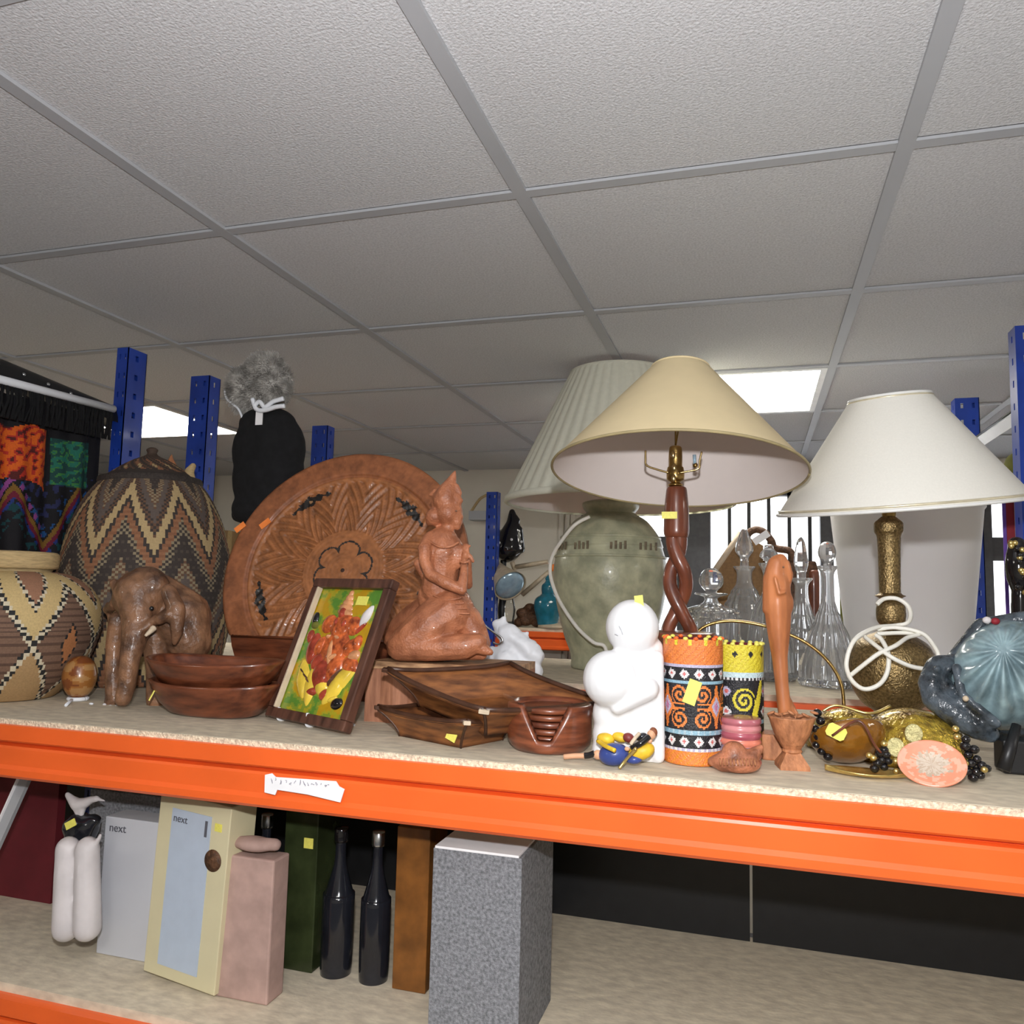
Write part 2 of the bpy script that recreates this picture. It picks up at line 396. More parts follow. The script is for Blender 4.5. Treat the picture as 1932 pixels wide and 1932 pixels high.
wl = thing('wall_bracket', 'small grey wall bracket left of the slim blue post on the back wall', 'bracket', (p0.x, YB, p0.z))
MB().box((p0.x-.05, YB-.1, p0.z-.05), (p0.x+.09, YB-.002, p0.z)).out('arm', 'grid_bar', wl)
MB().tube(spline([(p0.x-.05, YB-.06, p0.z), (p0.x, YB-.06, p0.z+.07), (p0.x+.06, YB-.06, p0.z+.1)]), .008).out('hook', 'straw', wl)

# ================================================================ RACKING
def upright(parent, X, Y, ztop, w=.062, d=.05, zb=0.0, flip=1):
    """Pressed blue post: front web with two slot columns, two side webs with one, folded lips."""
    o = None
    mb = MB(); pitch = .05; n = int((ztop-zb)/pitch); z0 = ztop-n*pitch
    def plate(fn, cols):
        """fn(u,z)->place; cols: slot spans along u"""
        us = [0]+[c for s in cols for c in s]+[1]; off = z0
        for i in range(n):
            za, zb_, zc, zd = off+i*pitch, off+i*pitch+.019, off+i*pitch+.034, off+(i+1)*pitch
            for j in range(len(us)-1):
                hole = j % 2 == 1
                for lo, hi in ((za, zb_), (zb_, zc), (zc, zd)):
                    if hole and lo == zb_: continue
                    mb.add([fn(us[j], lo), fn(us[j+1], lo), fn(us[j+1], hi), fn(us[j], hi)], [(0, 1, 2, 3)], flat=True)
    yf = Y if flip > 0 else Y
    plate(lambda u, z: (X-w/2+w*u, Y, z), [(.20, .32), (.68, .80)])
    plate(lambda u, z: (X-w/2, Y+d*u, z), [(.40, .56)])
    plate(lambda u, z: (X+w/2, Y+d*u, z), [(.40, .56)])
    for s in (-1, 1):
        mb.add([(X+s*w/2, Y+d, zb), (X+s*(w/2-.016), Y+d, zb), (X+s*(w/2-.016), Y+d, ztop), (X+s*w/2, Y+d, ztop)], [(0, 1, 2, 3)], flat=True)
    o = mb.out('upright', 'blue', parent); md = o.modifiers.new('t', 'SOLIDIFY'); md.thickness = .0022
    return o
def beam(parent, x0, x1, Y, z, m='orange', s=1):
    """Step beam: lip, recessed groove, main face and rolled lower edge. s=1 faces the viewer."""
    pr = [(.010, 0), (0, -.002), (0, -.026), (.003, -.029), (.016, -.030), (.016, -.034), (.006, -.036), (.005, -.040), (.005, -.066), (.001, -.072), (.001, -.082), (.006, -.087), (.045, -.087), (.045, 0)]
    mb = MB(); pts = [(Y+s*y, z+zz) for y, zz in pr]; n = len(pts)
    vs = [(x0, a, b) for a, b in pts]+[(x1, a, b) for a, b in pts]
    fs = [(i, (i+1) % n, n+(i+1) % n, n+i) for i in range(n)]+[tuple(range(n)), tuple(range(2*n-1, n-1, -1))]
    if s > 0: fs = [tuple(reversed(f)) for f in fs]
    mb.add(vs, fs, flat=True); return mb.out('shelf_beam', m, parent)
BOARD = .018
RX0, RX1 = -1.545, .62
r1 = thing('racking_bay', 'front orange-beamed racking bay whose chipboard shelf carries the ornaments', 'shelf rack', (-.45, 1.35, 0))
bx0, bx1 = -2.4, 1.2
bo = MB().box((bx0, 1.052, ZS-BOARD), (bx1, 1.79, ZS), .001).out('shelf_board', 'chip', r1)
MB().box((bx0, 1.049, ZS-BOARD+.004), (bx1, 1.0519, ZS-.0005)).out('board_edge', 'chip_edge', r1)
beam(r1, bx0, bx1, 1.044, ZS-.0075)
beam(r1, bx0, bx1, 1.80, ZS-BOARD, s=-1)
ZT = CAMZ+.60
upright(r1, -1.565, 1.635, ZT+.005, w=.034, d=.066); upright(r1, RX1, 1.60, CAMZ+.62, w=.05, d=.05)
ZL = .985
MB().box((bx0, 1.06, ZL-BOARD), (bx1, 1.66, ZL)).out('lower_board', 'chip', r1)
beam(r1, bx0, bx1, 1.044, ZL-.0135)
# torn paper label with a scribble on the front beam
lp = [(500, 1462), (513, 1459), (520, 1466), (634, 1474), (640, 1484), (650, 1489), (642, 1514), (580, 1499), (523, 1490), (519, 1500), (499, 1495)]
YL = 1.0405; lpts = [at(x, y, YL) for x, y in lp]
lb = MB().prism([(p.x, p.z) for p in lpts], 0, .0012, Matrix.Translation((0, YL+.001, 0)) @ Matrix.Rotation(math.pi/2, 4, 'X')).out('paper_label', 'paper', r1)
sc_ = MB(); rr = random.Random(3); P0, P1 = at(513, 1473, YL-.0014), at(625, 1482, YL-.0014)
xx = 0.0
while xx < .97:
    a = P0.lerp(P1, xx); h = .0045 if xx < .6 else .0025
    pts = [a+Vector((rr.uniform(-.0015, .0028), 0, rr.uniform(-h, h))) for _ in range(4)]
    sc_.tube(spline(pts, 4), .0004, 4); xx += rr.uniform(.055, .085)
sc_.out('pen_scribble', 'ink', lb)

r2 = thing('racking_bay', 'second racking bay behind the front one with red-orange beam', 'shelf rack', (-.45, 2.28, 0))
Z2 = 1.41
MB().box((-2.6, 1.935, Z2-BOARD), (1.9, 2.62, Z2), .001).out('shelf_board', 'chip', r2)
beam(r2, -2.6, 1.9, 1.925, Z2-.014); beam(r2, -2.6, 1.9, 2.665, Z2-BOARD, s=-1)
upright(r2, -1.535, 1.90, ZT); upright(r2, -1.53, 2.56, ZT-.01)
upright(r2, .575, 1.93, CAMZ+.60); upright(r2, .60, 2.60, CAMZ+.60)
a, b = onx(1845, 838, .555), onx(1932, 778, .5)
d0, d1 = at(1842, 838, 2.5), at(1936, 774, 1.97)
MB().tube([d0, d1], .017, 4).out('side_rail', 'bag_white', r2, smooth=False)
MB().tube([d0+Vector((0, 0, .018)), d1+Vector((0, 0, .018))], .006, 4).out('side_rail_edge', 'black_metal', r2)

r3 = thing('racking_bay', 'far racking bay by the back wall with a slim blue post', 'shelf rack', (-.4, 3.95, 0))
Z3 = at(1050, 1187, 3.72).z
X3 = at(1170, 1100, 3.72).x
MB().box((-1.6, 3.73, Z3-BOARD), (X3+.05, 4.18, Z3)).out('shelf_board', 'chip', r3)
beam(r3, -1.6, X3+.05, 3.72, Z3-.014)
q = at(927, 1000, 3.70); upright(r3, q.x, 3.70, at(932, 928, 3.7).z, w=.055, d=.05)
upright(r3, X3+.03, 3.72, at(932, 1000, 3.7).z, w=.055, d=.05)

# tall cupboard and cartons in the far left corner
cp = thing('cupboard', 'tall beige cupboard in the far left corner behind the blue posts', 'cupboard', (-3.6, 3.9, 0))
MB().box((-4.4, 3.75, 0), (-2.75, 4.24, 1.78), .004).out('cupboard_body', 'wall_paint', cp)
for x in (-4.39, -3.57): 
    dr = MB().box((x, 3.735, .05), (x+.81, 3.749, 1.77), .003).out('cupboard_door', 'wall_paint', cp)
    MB().box((x+.38, 3.72, 1.0), (x+.40, 3.734, 1.14)).out('handle', 'steel', dr)
for i, (x, w_, h_, lb) in enumerate(((-3.42, .30, .20, 'brown cardboard box on the left of the tall cupboard top'), (-3.05, .26, .16, 'smaller brown cardboard box on the right of the tall cupboard top'))):
    t = thing('cardboard_box', lb, 'box', (x, 3.95, 1.78), 'cartons on the cupboard')
    MB().box((x-w_/2, 3.80, 1.7805), (x+w_/2, 4.1, 1.78+h_), .003).out('carton', 'card_brown', t)
    MB().box((x-w_/2-.001, 3.93, 1.79), (x+w_/2+.001, 3.97, 1.78+h_+.001)).out('tape', 'straw', t)
# ================================================================ LEFT END: hanging textile, baskets, elephant, egg, dishes
# ---- textile hanging from a rail at the end of the bay
TXX = -1.60
def tx(px, py, X=TXX): return onx(px, py, X)
tA, tB = tx(-60, 648), tx(236, 772)
t = thing('hanging_textile', 'black embroidered textile with orange and green patches hanging from a rail', 'textile', tA.lerp(tB, .5))
rA, rB = tx(-60, 700, TXX+.05), tx(215, 772, TXX+.05)
MB().tube([rA, rB], .009, 10).out('hanging_rail', 'bag_white', t)
def topfold(u, v):
    p = tA.lerp(tB, u); a = v*math.pi*1.0
    return p+Vector((.035*math.cos(a), 0, -.055+.05*math.sin(a)))
f = MB(); f.grid(topfold, 24, 10)
lo = [tA+Vector((.035, 0, -.055)), tB+Vector((.035, 0, -.05)), tB+Vector((-.035, 0, -.05)), tA+Vector((-.035, 0, -.055))]
f.add([lo[0], lo[1], lo[2], lo[3]], [(0, 1, 2, 3)]); f.out('top_band', 'black_metal', t)
for k in range(7): 
    p = tA.lerp(tB, .1+k*.145); MB().ball(p+Vector((.033, 0, -.03)), .0045, 8, 6).out('band_stud', 'steel', t)
fr = MB(); rr = random.Random(5)
for k in range(64):
    u = k/63; p = rA.lerp(rB, u)+Vector((-.004, 0, -.004)); l = .075
    fr.tube([p, p+Vector((rr.uniform(-.006, .006), rr.uniform(-.006, .006), -l*.5)), p+Vector((0, rr.uniform(-.008, .008), -l))], rr.uniform(.0018, .004), 5)
fo = fr.out('fringe', 'black_cloth', t); fo['kind'] = 'stuff'
# the cloth: painted in the plane of the textile through photo-measured landmarks
cA, cB = tx(-60, 722), tx(197, 788); cC, cD = tx(-60, 1160), tx(170, 1120)
def clothp(u, v):
    a = cA.lerp(cB, u); b = cC.lerp(cD, u); p = a.lerp(b, v)
    return p+Vector((.006*math.sin(u*17+v*3)+.004*math.sin(u*41), 0, 0))
rr = random.Random(11); NZ = lambda x, y, s: noise.noise(Vector((x*s, y*s, 3.3)))
def clothc(u, v):
    x, y = -60+u*(253-18*v), (722+u*66)*(1-v)+(1160-40*u)*v
    n = NZ(x, y, .11); n2 = NZ(x, y, .05)
    if 0-60 < x < 76 and 802+x*.1+n2*14 < y < 902+x*.25+n2*14:
        return (.75, .13, .01) if n > .05 else ((.50, .03, .015) if n > -.25 else (.10, .012, .01))
    if 88 < x < 163 and 826+(x-88)*.15 < y < 915+(x-88)*.12:
        return (.015, .16, .11) if n > .12 else ((.05, .22, .05) if n > -.02 else (.01, .06, .055))
    # zigzag
    zx = (x-15) % 124; z = 920+ (zx if zx < 62 else 124-zx)*1.85
    d = y-z
    if -9 < d < 4: return (.22, .11, .015)
    if 4 <= d < 16: return (.16, .008, .03)
    if 16 <= d < 26 and n > -.1: return (.015, .035, .20)
    if 26 <= d < 60 and n > .1: return (.005, .05, .06)
    if -30 < d <= -14 and int(x/11+y/17) % 2 == 0 and x < 75: return (.28, .06, .26)
    if -34 < d <= -14 and n > .05: return (.01, .07, .22)
    if d < -34 and y > 905 and n > .25: return (.02, .025, .09)
    return (.007, .006, .009)
MB().grid(clothp, 120, 130, clothc).out('cloth', 'attr', t, colors=True)

# ---- tall lidded basket
YB2 = 1.575
ax, pr = pl(284, 1080, YB2, [(118, 1330), (140, 1280), (158, 1220), (168, 1160), (168, 1105), (160, 1050), (144, 990), (122, 945), (102, 918), (90, 910)])
z0 = ZS; hgt = pr[-1][1]-z0; pr[0] = (pr[0][0], z0)
body = smoothprof(pr, 12); nrow = len(body)
DK, TN, OR, CR, BR = (.055, .042, .036), (.30, .24, .15), (.33, .15, .075), (.52, .38, .19), (.16, .085, .05)
def tallcol(th, i, z):
    u = th/(2*math.pi)*9+.13; tri = abs((u % 1)-.5)*2      # 1 at the cell edge
    v = (z-z0)/hgt; k = int(th/(2*math.pi)*180)
    s = (v*1.0-tri*-.30) % .60 / .60
    ck = (k+i) % 2 == 0
    if s < .20: return DK if not (ck and i % 3 == 0) else (.09, .07, .055)
    if s < .32: return TN if ck else DK
    if s < .44: return OR if i % 2 else (.27, .12, .06)
    if s < .50: return DK
    if s < .64: return CR
    if s < .76: return BR if ck else DK
    if s < .88: return (.13, .10, .085)
    return TN if ck else BR
t = thing('lidded_basket', 'tall lidded basket woven in brown, orange and cream zigzags', 'basket', (ax.x, ax.y, z0))
LB = t
MB().lathe(body, 180, Matrix.Translation((ax.x, ax.y, 0)), tallcol, lambda th, r, z, i: r+(.0011 if i % 2 else 0)).out('basket_body', 'attr', t, colors=True)
ax2, pl2 = pl(289, 900, YB2, [(90, 905), (93, 912), (88, 903), (74, 893), (54, 880), (34, 869), (17, 862), (9, 856), (11, 849), (6, 845), (.1, 844)])
lid = smoothprof(pl2[2:], 5)
def lidcol(th, i, z):
    k = int(th/(2*math.pi)*90); s = (th/(2*math.pi)*14+i*.12) % 1
    return DK if i < 4 else (OR if (k//2) % 3 else CR) if s < .28 and i < 14 else (DK if (k+i) % 3 else BR)
ld = MB().lathe(lid, 90, Matrix.Translation((ax.x, ax.y, 0)), lidcol, lambda th, r, z, i: r+(.0008 if i % 2 else 0)).out('lid', 'attr', t, colors=True)
rz = pl2[1][1]; rr_ = pl2[1][0]
MB().lathe([(rr_*.95, rz-.012), (rr_+.007, rz-.010), (rr_+.009, rz+.002), (rr_+.007, rz+.010), (rr_*.94, rz+.014)], 80, Matrix.Translation((ax.x, ax.y, 0))).out('lid_rim', 'dark_cord', ld)
LB.rotation_euler = (0, -.035, 0)
# small carved animals standing on the lid
fg = Fig(YB2+.045); fg.chain([(332, 906, 9), (338, 884, 9), (334, 869, 6)]).chain([(338, 884, 7), (351, 898, 8)]).cap(334, 868, 5, 336, 858, 2)
fg.out('lid_figure', 'goblet_wood', LB, voxel=.003)['label'] = 'small reddish carved animal on the lid'
fg = Fig(YB2+.03); fg.chain([(371, 912, 10), (368, 892, 9), (376, 881, 6)])
fg.out('lid_figure', 'straw', LB, voxel=.003)['label'] = 'small straw-coloured carved animal on the lid'

# ---- small round basket
YB1 = 1.235
ax, pr = pl(22, 1170, YB1, [(95, 1300), (128, 1286), (160, 1245), (178, 1195), (180, 1170), (173, 1135), (150, 1105), (115, 1085), (80, 1078)])
pr = [(r*1.0, z) for r, z in pr]; z0 = ZS; pr[0] = (pr[0][0], z0+.001)
body = smoothprof(pr, 9); hgt = pr[-1][1]-z0
BW = (.20, .115, .075)
th0 = math.atan2(-ax.y, -ax.x)+.08        # towards the viewer
def smallcol(th, i, z):
    u = ((th-th0)/(2*math.pi)*7-.17); a = abs(((u+.5) % 1)-.5)*2; v = (z-z0)/hgt
    k = int(th/(2*math.pi)*200); ck = (k+i) % 2 == 0
    d = a*.46-abs(v-.44)                        # diagonals of the cross
    if abs(d) < .045: return (.66, .58, .42) if (k//2+i//2) % 2 else (.02, .02, .02)
    if v > .44 and d < 0:
        e = a*.52-(v-.72)
        if abs(e) < .03: return (.66, .58, .42) if (k//2+i//2) % 2 else (.02, .02, .02)
        return (.34, .17, .10) if e < 0 else (.60, .44, .20)
    if v <= .44 and d < 0: return (.44, .28, .13)
    q = abs(a-1)*1.0+abs(v-.44)*1.45
    if q < .22: return (.42, .17, .065)
    if q < .27: return (.02, .018, .018)
    return BW if i % 3 else (.11, .06, .04)
t = thing('round_basket', 'round squat coil basket with cross pattern at the left edge of the shelf', 'basket', (ax.x, ax.y, z0))
MB().lathe(body, 200, Matrix.Translation((ax.x, ax.y, 0)), smallcol, lambda th, r, z, i: r+(.0012 if i % 2 else 0)).out('basket_body', 'attr', t, colors=True)
_, nk = pl(22, 1060, YB1, [(68, 1085), (72, 1074), (82, 1071), (84, 1058), (83, 1046), (76, 1041), (66, 1042), (62, 1050), (60, 1080)])
MB().lathe(smoothprof(nk, 3), 80, Matrix.Translation((ax.x, ax.y, 0)), close=False).out('basket_neck', 'straw', t)

# ---- carved elephant
fg = Fig(1.27)
fg.ell(275, 1108, 46, 34, 40, -.005).ell(262, 1130, 52, 40, 38, -.01).cap(262, 1120, 46, 262, 1165, 30, -.012, -.03)      # brow
fg.chain([(215, 1100, 9, -.02), (232, 1140, 9, -.035), (250, 1192, 8, -.052)]).chain([(322, 1150, 8, -.02), (290, 1172, 9, -.035), (258, 1196, 8, -.052)])
fg.chain([(300, 1120, 40, .03), (345, 1160, 52, .05), (355, 1210, 46, .05)])                                            # body
fg.ell(345, 1170, 46, 66, 60, .055)
fg.chain([(262, 1165, 32, -.025), (254, 1200, 23, -.045), (245, 1245, 18, -.055), (240, 1290, 16, -.058), (232, 1318, 15, -.062)])  # trunk
fg.chain([(222, 1170, 17, -.005), (216, 1215, 16, -.005), (214, 1270, 15, -.01), (216, 1318, 17, -.015), (208, 1329, 12, -.02)])    # near foreleg
fg.chain([(290, 1200, 24, .01), (296, 1260, 20, .012), (298, 1322, 22, .012)])
fg.chain([(360, 1215, 30, .05), (362, 1270, 25, .05), (362, 1312, 25, .05)])
fg.chain([(335, 1215, 26, .10), (338, 1300, 22, .10)])
fg.chain([(232, 1110, 10, -.01), (218, 1140, 12, .0), (203, 1150, 9, .015)]).cap(203, 1140, 5, 212, 1190, 6, .02)         # left ear
fg.chain([(318, 1115, 14, -.02), (333, 1150, 17, -.022), (334, 1190, 12, -.022), (330, 1212, 6, -.022)])                  # right ear
fg.cap(300, 1170, 10, 318, 1160, 9, -.035)
el = thing('elephant_carving', 'knobbly brown carved wooden elephant with lowered trunk beside the round basket', 'carving', on(255, 1328))
fg.out('elephant_body', 'carved_brown', el, voxel=.0035, it=3)
tk = MB(); tk.tube(spline([at(290, 1185, 1.222), at(283, 1192, 1.212), at(274, 1200, 1.203)], 5), [.006, .006, .0056, .005, .005, .0045, .004, .004, .003, .003, .002][:11], 8).out('tusk', 'cream_edge', el)
for dx, dy in ((-27, 0), (-16, 3), (-5, 4)):
    MB().ball(at(224+dx, 1333+dy-3, 1.235), (.0042, .003, .0035), 8, 6).out('toenail', 'bird_white', el)
for x, d in ((243, -.045), (286, -.04)): MB().ball(at(x, 1148, 1.27+d), .0045, 8, 6).out('eye', 'black_gloss', el)

# ---- agate egg on ring
p = on(150, 1322); Ye = p.y
ax, pr = pl(150, 1280, Ye, [(.1, 1317), (15, 1314), (27, 1302), (34, 1282), (33.5, 1268), (28, 1252), (17, 1241), (7, 1237.5), (.1, 1237)])
def eggc(th, i, z):
    n = NZ(math.cos(th)*40, z*800, .05)+.25*math.sin(z*260)
    return (.20, .055, .012) if n > .12 else ((.33, .13, .03) if n > -.2 else (.42, .22, .08))
eg = thing('polished_egg', 'polished amber-brown stone egg on a white ring before the round basket', 'ornament', (p.x, p.y, ZS))
MB().lathe(smoothprof(pr, 6), 48, Matrix.Translation((ax.x, ax.y, 0)), eggc).out('egg', 'attr_gloss', eg, colors=True)
rg = thing('egg_stand', 'small white ring stand with tail under the polished egg', 'stand', (p.x, p.y, ZS))
MB().tube(spline([(ax.x+.016*math.cos(k*math.pi/6), ax.y+.016*math.sin(k*math.pi/6), ZS+.004) for k in range(12)], 3, True)+[Vector((ax.x+.016, ax.y, ZS+.004))], .004, 8).out('ring', 'bag_white', rg)
MB().tube([on(138, 1322)+Vector((0, 0, .004)), on(124, 1334)+Vector((0, 0, .003))], .003, 6).out('ring_tail', 'bag_white', rg)
for x, y in ((172, 1330), (58, 1312), (46, 1310)):
    q = on(x, y); o = MB().ball(q+Vector((0, 0, .0022)), (.005, .003, .0022), 8, 5).out('paper_scrap', 'bag_white', loc=q)
    tag(o, {172: 'white crumb of paper right of the egg stand', 58: 'white crumb of paper under the round basket rim', 46: 'second white crumb left of the other under the basket'}[x], 'scrap', 'paper crumbs on the shelf')

# ---- two nested boat-shaped dishes
def dish(label, c, a, b, h, rotz, tilt=0, tagm=False, e=2.6, z=0):
    t = thing('wooden_dish', label, 'dish', (c.x, c.y, z), 'nested wooden dishes')
    t.rotation_euler = (tilt, 0, rotz)
    def se(th, A, B, E):
        cth, sth = math.cos(th), math.sin(th)
        return (A*math.copysign(abs(cth)**(2/E), cth), B*math.copysign(abs(sth)**(2/E), sth))
    prof = [(.02, .0, 2), (.55, 0, 2.2), (.66, .06*h, 2.3), (.82, .35*h, e), (.93, .7*h, e), (1.0, h, e), (.97, 1.03*h, e), (.915, 1.0*h, e), (.85, .75*h, e), (.72, .4*h, e), (.55, .25*h, 2.3), (.02, .22*h, 2)]
    pp = []; N = 72
    for i in range(len(prof)-1):
        for j in range(3):
            f = j/3; pp.append(tuple(prof[i][q]*(1-f)+prof[i+1][q]*f for q in range(3)))
    pp.append(prof[-1]); vs = []; fs = []
    for (s, zz, E) in pp:
        for k in range(N):
            x, y = se(2*math.pi*k/N, a*s, b*s, E); lift = .10*h*(abs(x)/a)**2*(zz/h)
            vs.append((x, y, zz+lift))
    for i in range(len(pp)-1):
        for k in range(N): k2 = (k+1) % N; fs.append((i*N+k, i*N+k2, (i+1)*N+k2, (i+1)*N+k))
    fs.append(tuple(range(N-1, -1, -1))); fs.append(tuple((len(pp)-1)*N+k for k in range(N)))
    MB().add(vs, fs).out('dish_body', 'dish_wood', t, world=False); return t
c = on(392, 1359); c.x -= .030
d1 = dish('larger brown wooden boat-shaped dish underneath another dish', Vector((c.x, c.y+.055, 0)), .130, .070, .054, -.05, z=ZS, e=2.3)
Mx = Matrix.Translation((-.094, -.0475, .036)) @ Euler((math.radians(65), 0, -.75)).to_matrix().to_4x4()
MB().box((-.004, -.013, -.001), (.004, .013, .001), Mx=Mx).out('price_sticker', 'sticker', d1, world=False)
d2 = dish('smaller dark wooden dish stacked on top of the larger boat-shaped dish', Vector((c.x-.004, c.y+.057, 0)), .138, .074, .050, -.05, tilt=.03, z=ZS+.043, e=2.1)

# ================================================================ ROUND TRAY, STATUE, PLINTH, FRAME, TRAYS, COASTERS
# ---- big carved round tray, leaning back
RT, LEAN = .272, math.radians(17)
cx_ = at(646, 1092, 1.505)
rot = Euler((math.pi/2-LEAN, 0, math.radians(4)))
zc = ZS+RT*math.cos(LEAN)+.006*0+.004
tr = thing('round_tray', 'large round carved wooden tray with dark inlays leaning behind the statue', 'tray', (cx_.x, 1.505, zc), rot=rot)
def carve(r, th):
    q = r/RT
    if q > .80: return .006*min(1, (q-.80)/.02) if q < .98 else .006-(q-.98)*.15
    if q > .765: return .002*math.sin((q-.765)/.035*math.pi)
    if .34 < q < .76:
        u = (th/(2*math.pi)*13) % 1; tri = abs(u-.5)*2
        s = ((q-.34)/.42*1.6+tri*1.15)*2.2; return -.0045*min(1, max(0, .5+1.2*math.sin(s*2*math.pi)))
    if q < .05: return .002*(1-q/.05)
    return -.0006*(math.sin(q*180)*.5+.5)
INL = [(595, 968), (776, 962), (472, 1141), (795, 1120)]
rm = rot.to_matrix(); inv = rm.inverted(); org = Vector((cx_.x, 1.505, zc)); nrm_ = rm @ Vector((0, 0, 1))
def tray_uv(px, py):
    d = ray(px, py); s = (org-EYE).dot(nrm_)/d.dot(nrm_); q = inv @ (EYE+d*s-org); return q.x, q.y
inl = []
for a, b in INL:
    x, y = tray_uv(a, b); inl.append(math.atan2(y, x))
def traycol(th, i, nr):
    q = (i+.5)/nr; r = q
    for a in inl:
        d = (th-a+math.pi) % (2*math.pi)-math.pi; s = d*.70; e = q-.70
        w_ = .070-.36*abs(s)+.014*math.cos(s*80)
        if abs(e) < max(0, w_*.62) and abs(s) < .19:
            if abs(e)+abs(s)*.9 < .016: return (.40, .22, .10)
            return (.018, .014, .012)
    fl = .185+.055*abs(math.sin(th*3+.4))**.6
    if abs(q-fl) < .0075 or (.19-.9*abs(math.sin(th*3+.4))*.05 > 0 and abs(math.sin(th*3+.4)) < .30*(q-.145)/.05 and .145 < q < fl): return (.03, .022, .018)
    if q < .02: return (.05, .02, .01)
    n = NZ(math.cos(th)*r*100, math.sin(th)*r*100, .09)*.5+NZ(math.cos(th)*r*100, math.sin(th)*r*100, .35)*.4
    b = (.33, .115, .045) if q > .79 else (.40, .15, .052)
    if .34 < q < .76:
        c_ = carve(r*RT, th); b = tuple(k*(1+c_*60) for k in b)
    return tuple(k*(1+.55*n) for k in b)
YC = tray_uv(480, 1201)[1]      # hinge line: below it the leaf is folded back
NR, NT = 120, 320; mb = MB(); vs = [(0, 0, .002)]; fs = []; cs = []
for i in range(1, NR+1):
    for k in range(NT):
        th = 2*math.pi*k/NT; r = RT*i/NR; vs.append((r*math.cos(th), r*math.sin(th), carve(r, th)))
for k in range(NT): fs.append((0, 1+k, 1+(k+1) % NT)); cs.append((.05, .02, .01))
for i in range(1, NR):
    for k in range(NT):
        k2 = (k+1) % NT; a = 1+(i-1)*NT; b = a+NT; fs.append((a+k, b+k, b+k2, a+k2)); cs.append(traycol(2*math.pi*(k+.5)/NT, i, NR))
a = 1+(NR-1)*NT; e0 = len(vs)
for k in range(NT): th = 2*math.pi*k/NT; vs.append((RT*math.cos(th), RT*math.sin(th), -.014))
for k in range(NT): k2 = (k+1) % NT; fs.append((a+k, e0+k, e0+k2, a+k2)); cs.append((.30, .11, .045))
fs.append(tuple(e0+k for k in range(NT-1, -1, -1))); cs.append((.3, .11, .045))
keep = [k for k, f in enumerate(fs) if all(vs[i][1] > YC-.003 for i in f)]
vs = [(x, max(y, YC), z) if y > YC-.006 else (x, y, z) for x, y, z in vs]
mb.add(vs, [fs[k] for k in keep], [cs[k] for k in keep]); o = mb.out('tray_face', 'attr_wood', tr, world=False, colors=True)
bm = bmesh.new(); bm.from_mesh(o.data); bmesh.ops.delete(bm, geom=[v for v in bm.verts if not v.link_faces], context='VERTS'); bm.to_mesh(o.data); bm.free()
Wc = math.sqrt(RT*RT-YC*YC); D_ = RT*.99+YC
lf = MB(); out_ = []
FA = math.radians(26)
zhinge = (rm @ Vector((0, YC, 0))+org).z-ZS
for k in range(25):
    f = -1+k/12; out_.append((f*Wc*(1-.0*abs(f)), 0))
arc = [(Wc*math.cos(a), -math.sin(a)) for a in [k*math.pi/24 for k in range(25)]]
hd = (zhinge-.001)/math.cos(LEAN+FA)
poly = [(x, y*hd) for x, y in arc]
RL = Matrix.Translation((0, YC+.001, -.002)) @ Matrix.Rotation(FA*-1, 4, 'X').inverted()
lf.prism(poly, -.018, 0, RL); lf.out('folded_leaf', 'dish_wood', tr, world=False)
MB().tube([(-Wc*.98, YC, .0), (Wc*.98, YC, .0)], .003, 6).out('hinge_edge', 'dish_wood', tr, world=False)
for a, b in ((456, 997), (503, 990)):
    x, y = tray_uv(a, b)
    Mx = Matrix.Translation((x, y, .0065)) @ Matrix.Rotation(.75, 4, 'Z')
    MB().box((-.013, -.007, 0), (.013, .007, .0012), Mx=Mx).out('orange_sticker', 'orange_sticker', tr, world=False)

# ---- wood block plinth
Yp = 1.275
zt = at(800, 1252, Yp).z; xl, xr = at(690, 1300, Yp).x, at(964, 1290, Yp).x
pb = thing('wood_plinth', 'rough pale-topped block of wood under the kneeling statue', 'plinth', ((xl+xr)/2, Yp+.07, ZS))
rr = random.Random(8)
fr_ = [(xl+(xr-xl)*k/10, Yp+rr.uniform(-.003, .003)) for k in range(11)]
bk = [(xr, Yp+.15), (xl+.02, Yp+.15)]
MB().prism(fr_+bk, ZS, zt-.012).out('plinth_block', 'plinth_wood', pb)
fr2 = [(x+(.0), y-.003+rr.uniform(-.003, .002)) for x, y in fr_]
tp = MB(); n = len(fr2+bk)
P1_ = fr2+bk; P2_ = [(x, y+.004) for x, y in fr2]+bk
tp.add([(x, y, zt-.012) for x, y in P1_]+[(x, y, zt-.004) for x, y in P1_]+[(x, y, zt) for x, y in P2_],
       [tuple(range(n-1, -1, -1)), tuple(range(2*n, 3*n))]+[(o+i, o+(i+1) % n, o+n+(i+1) % n, o+n+i) for o in (0, n) for i in range(n)], flat=True)
tp.out('plinth_top', 'plinth_top', pb)

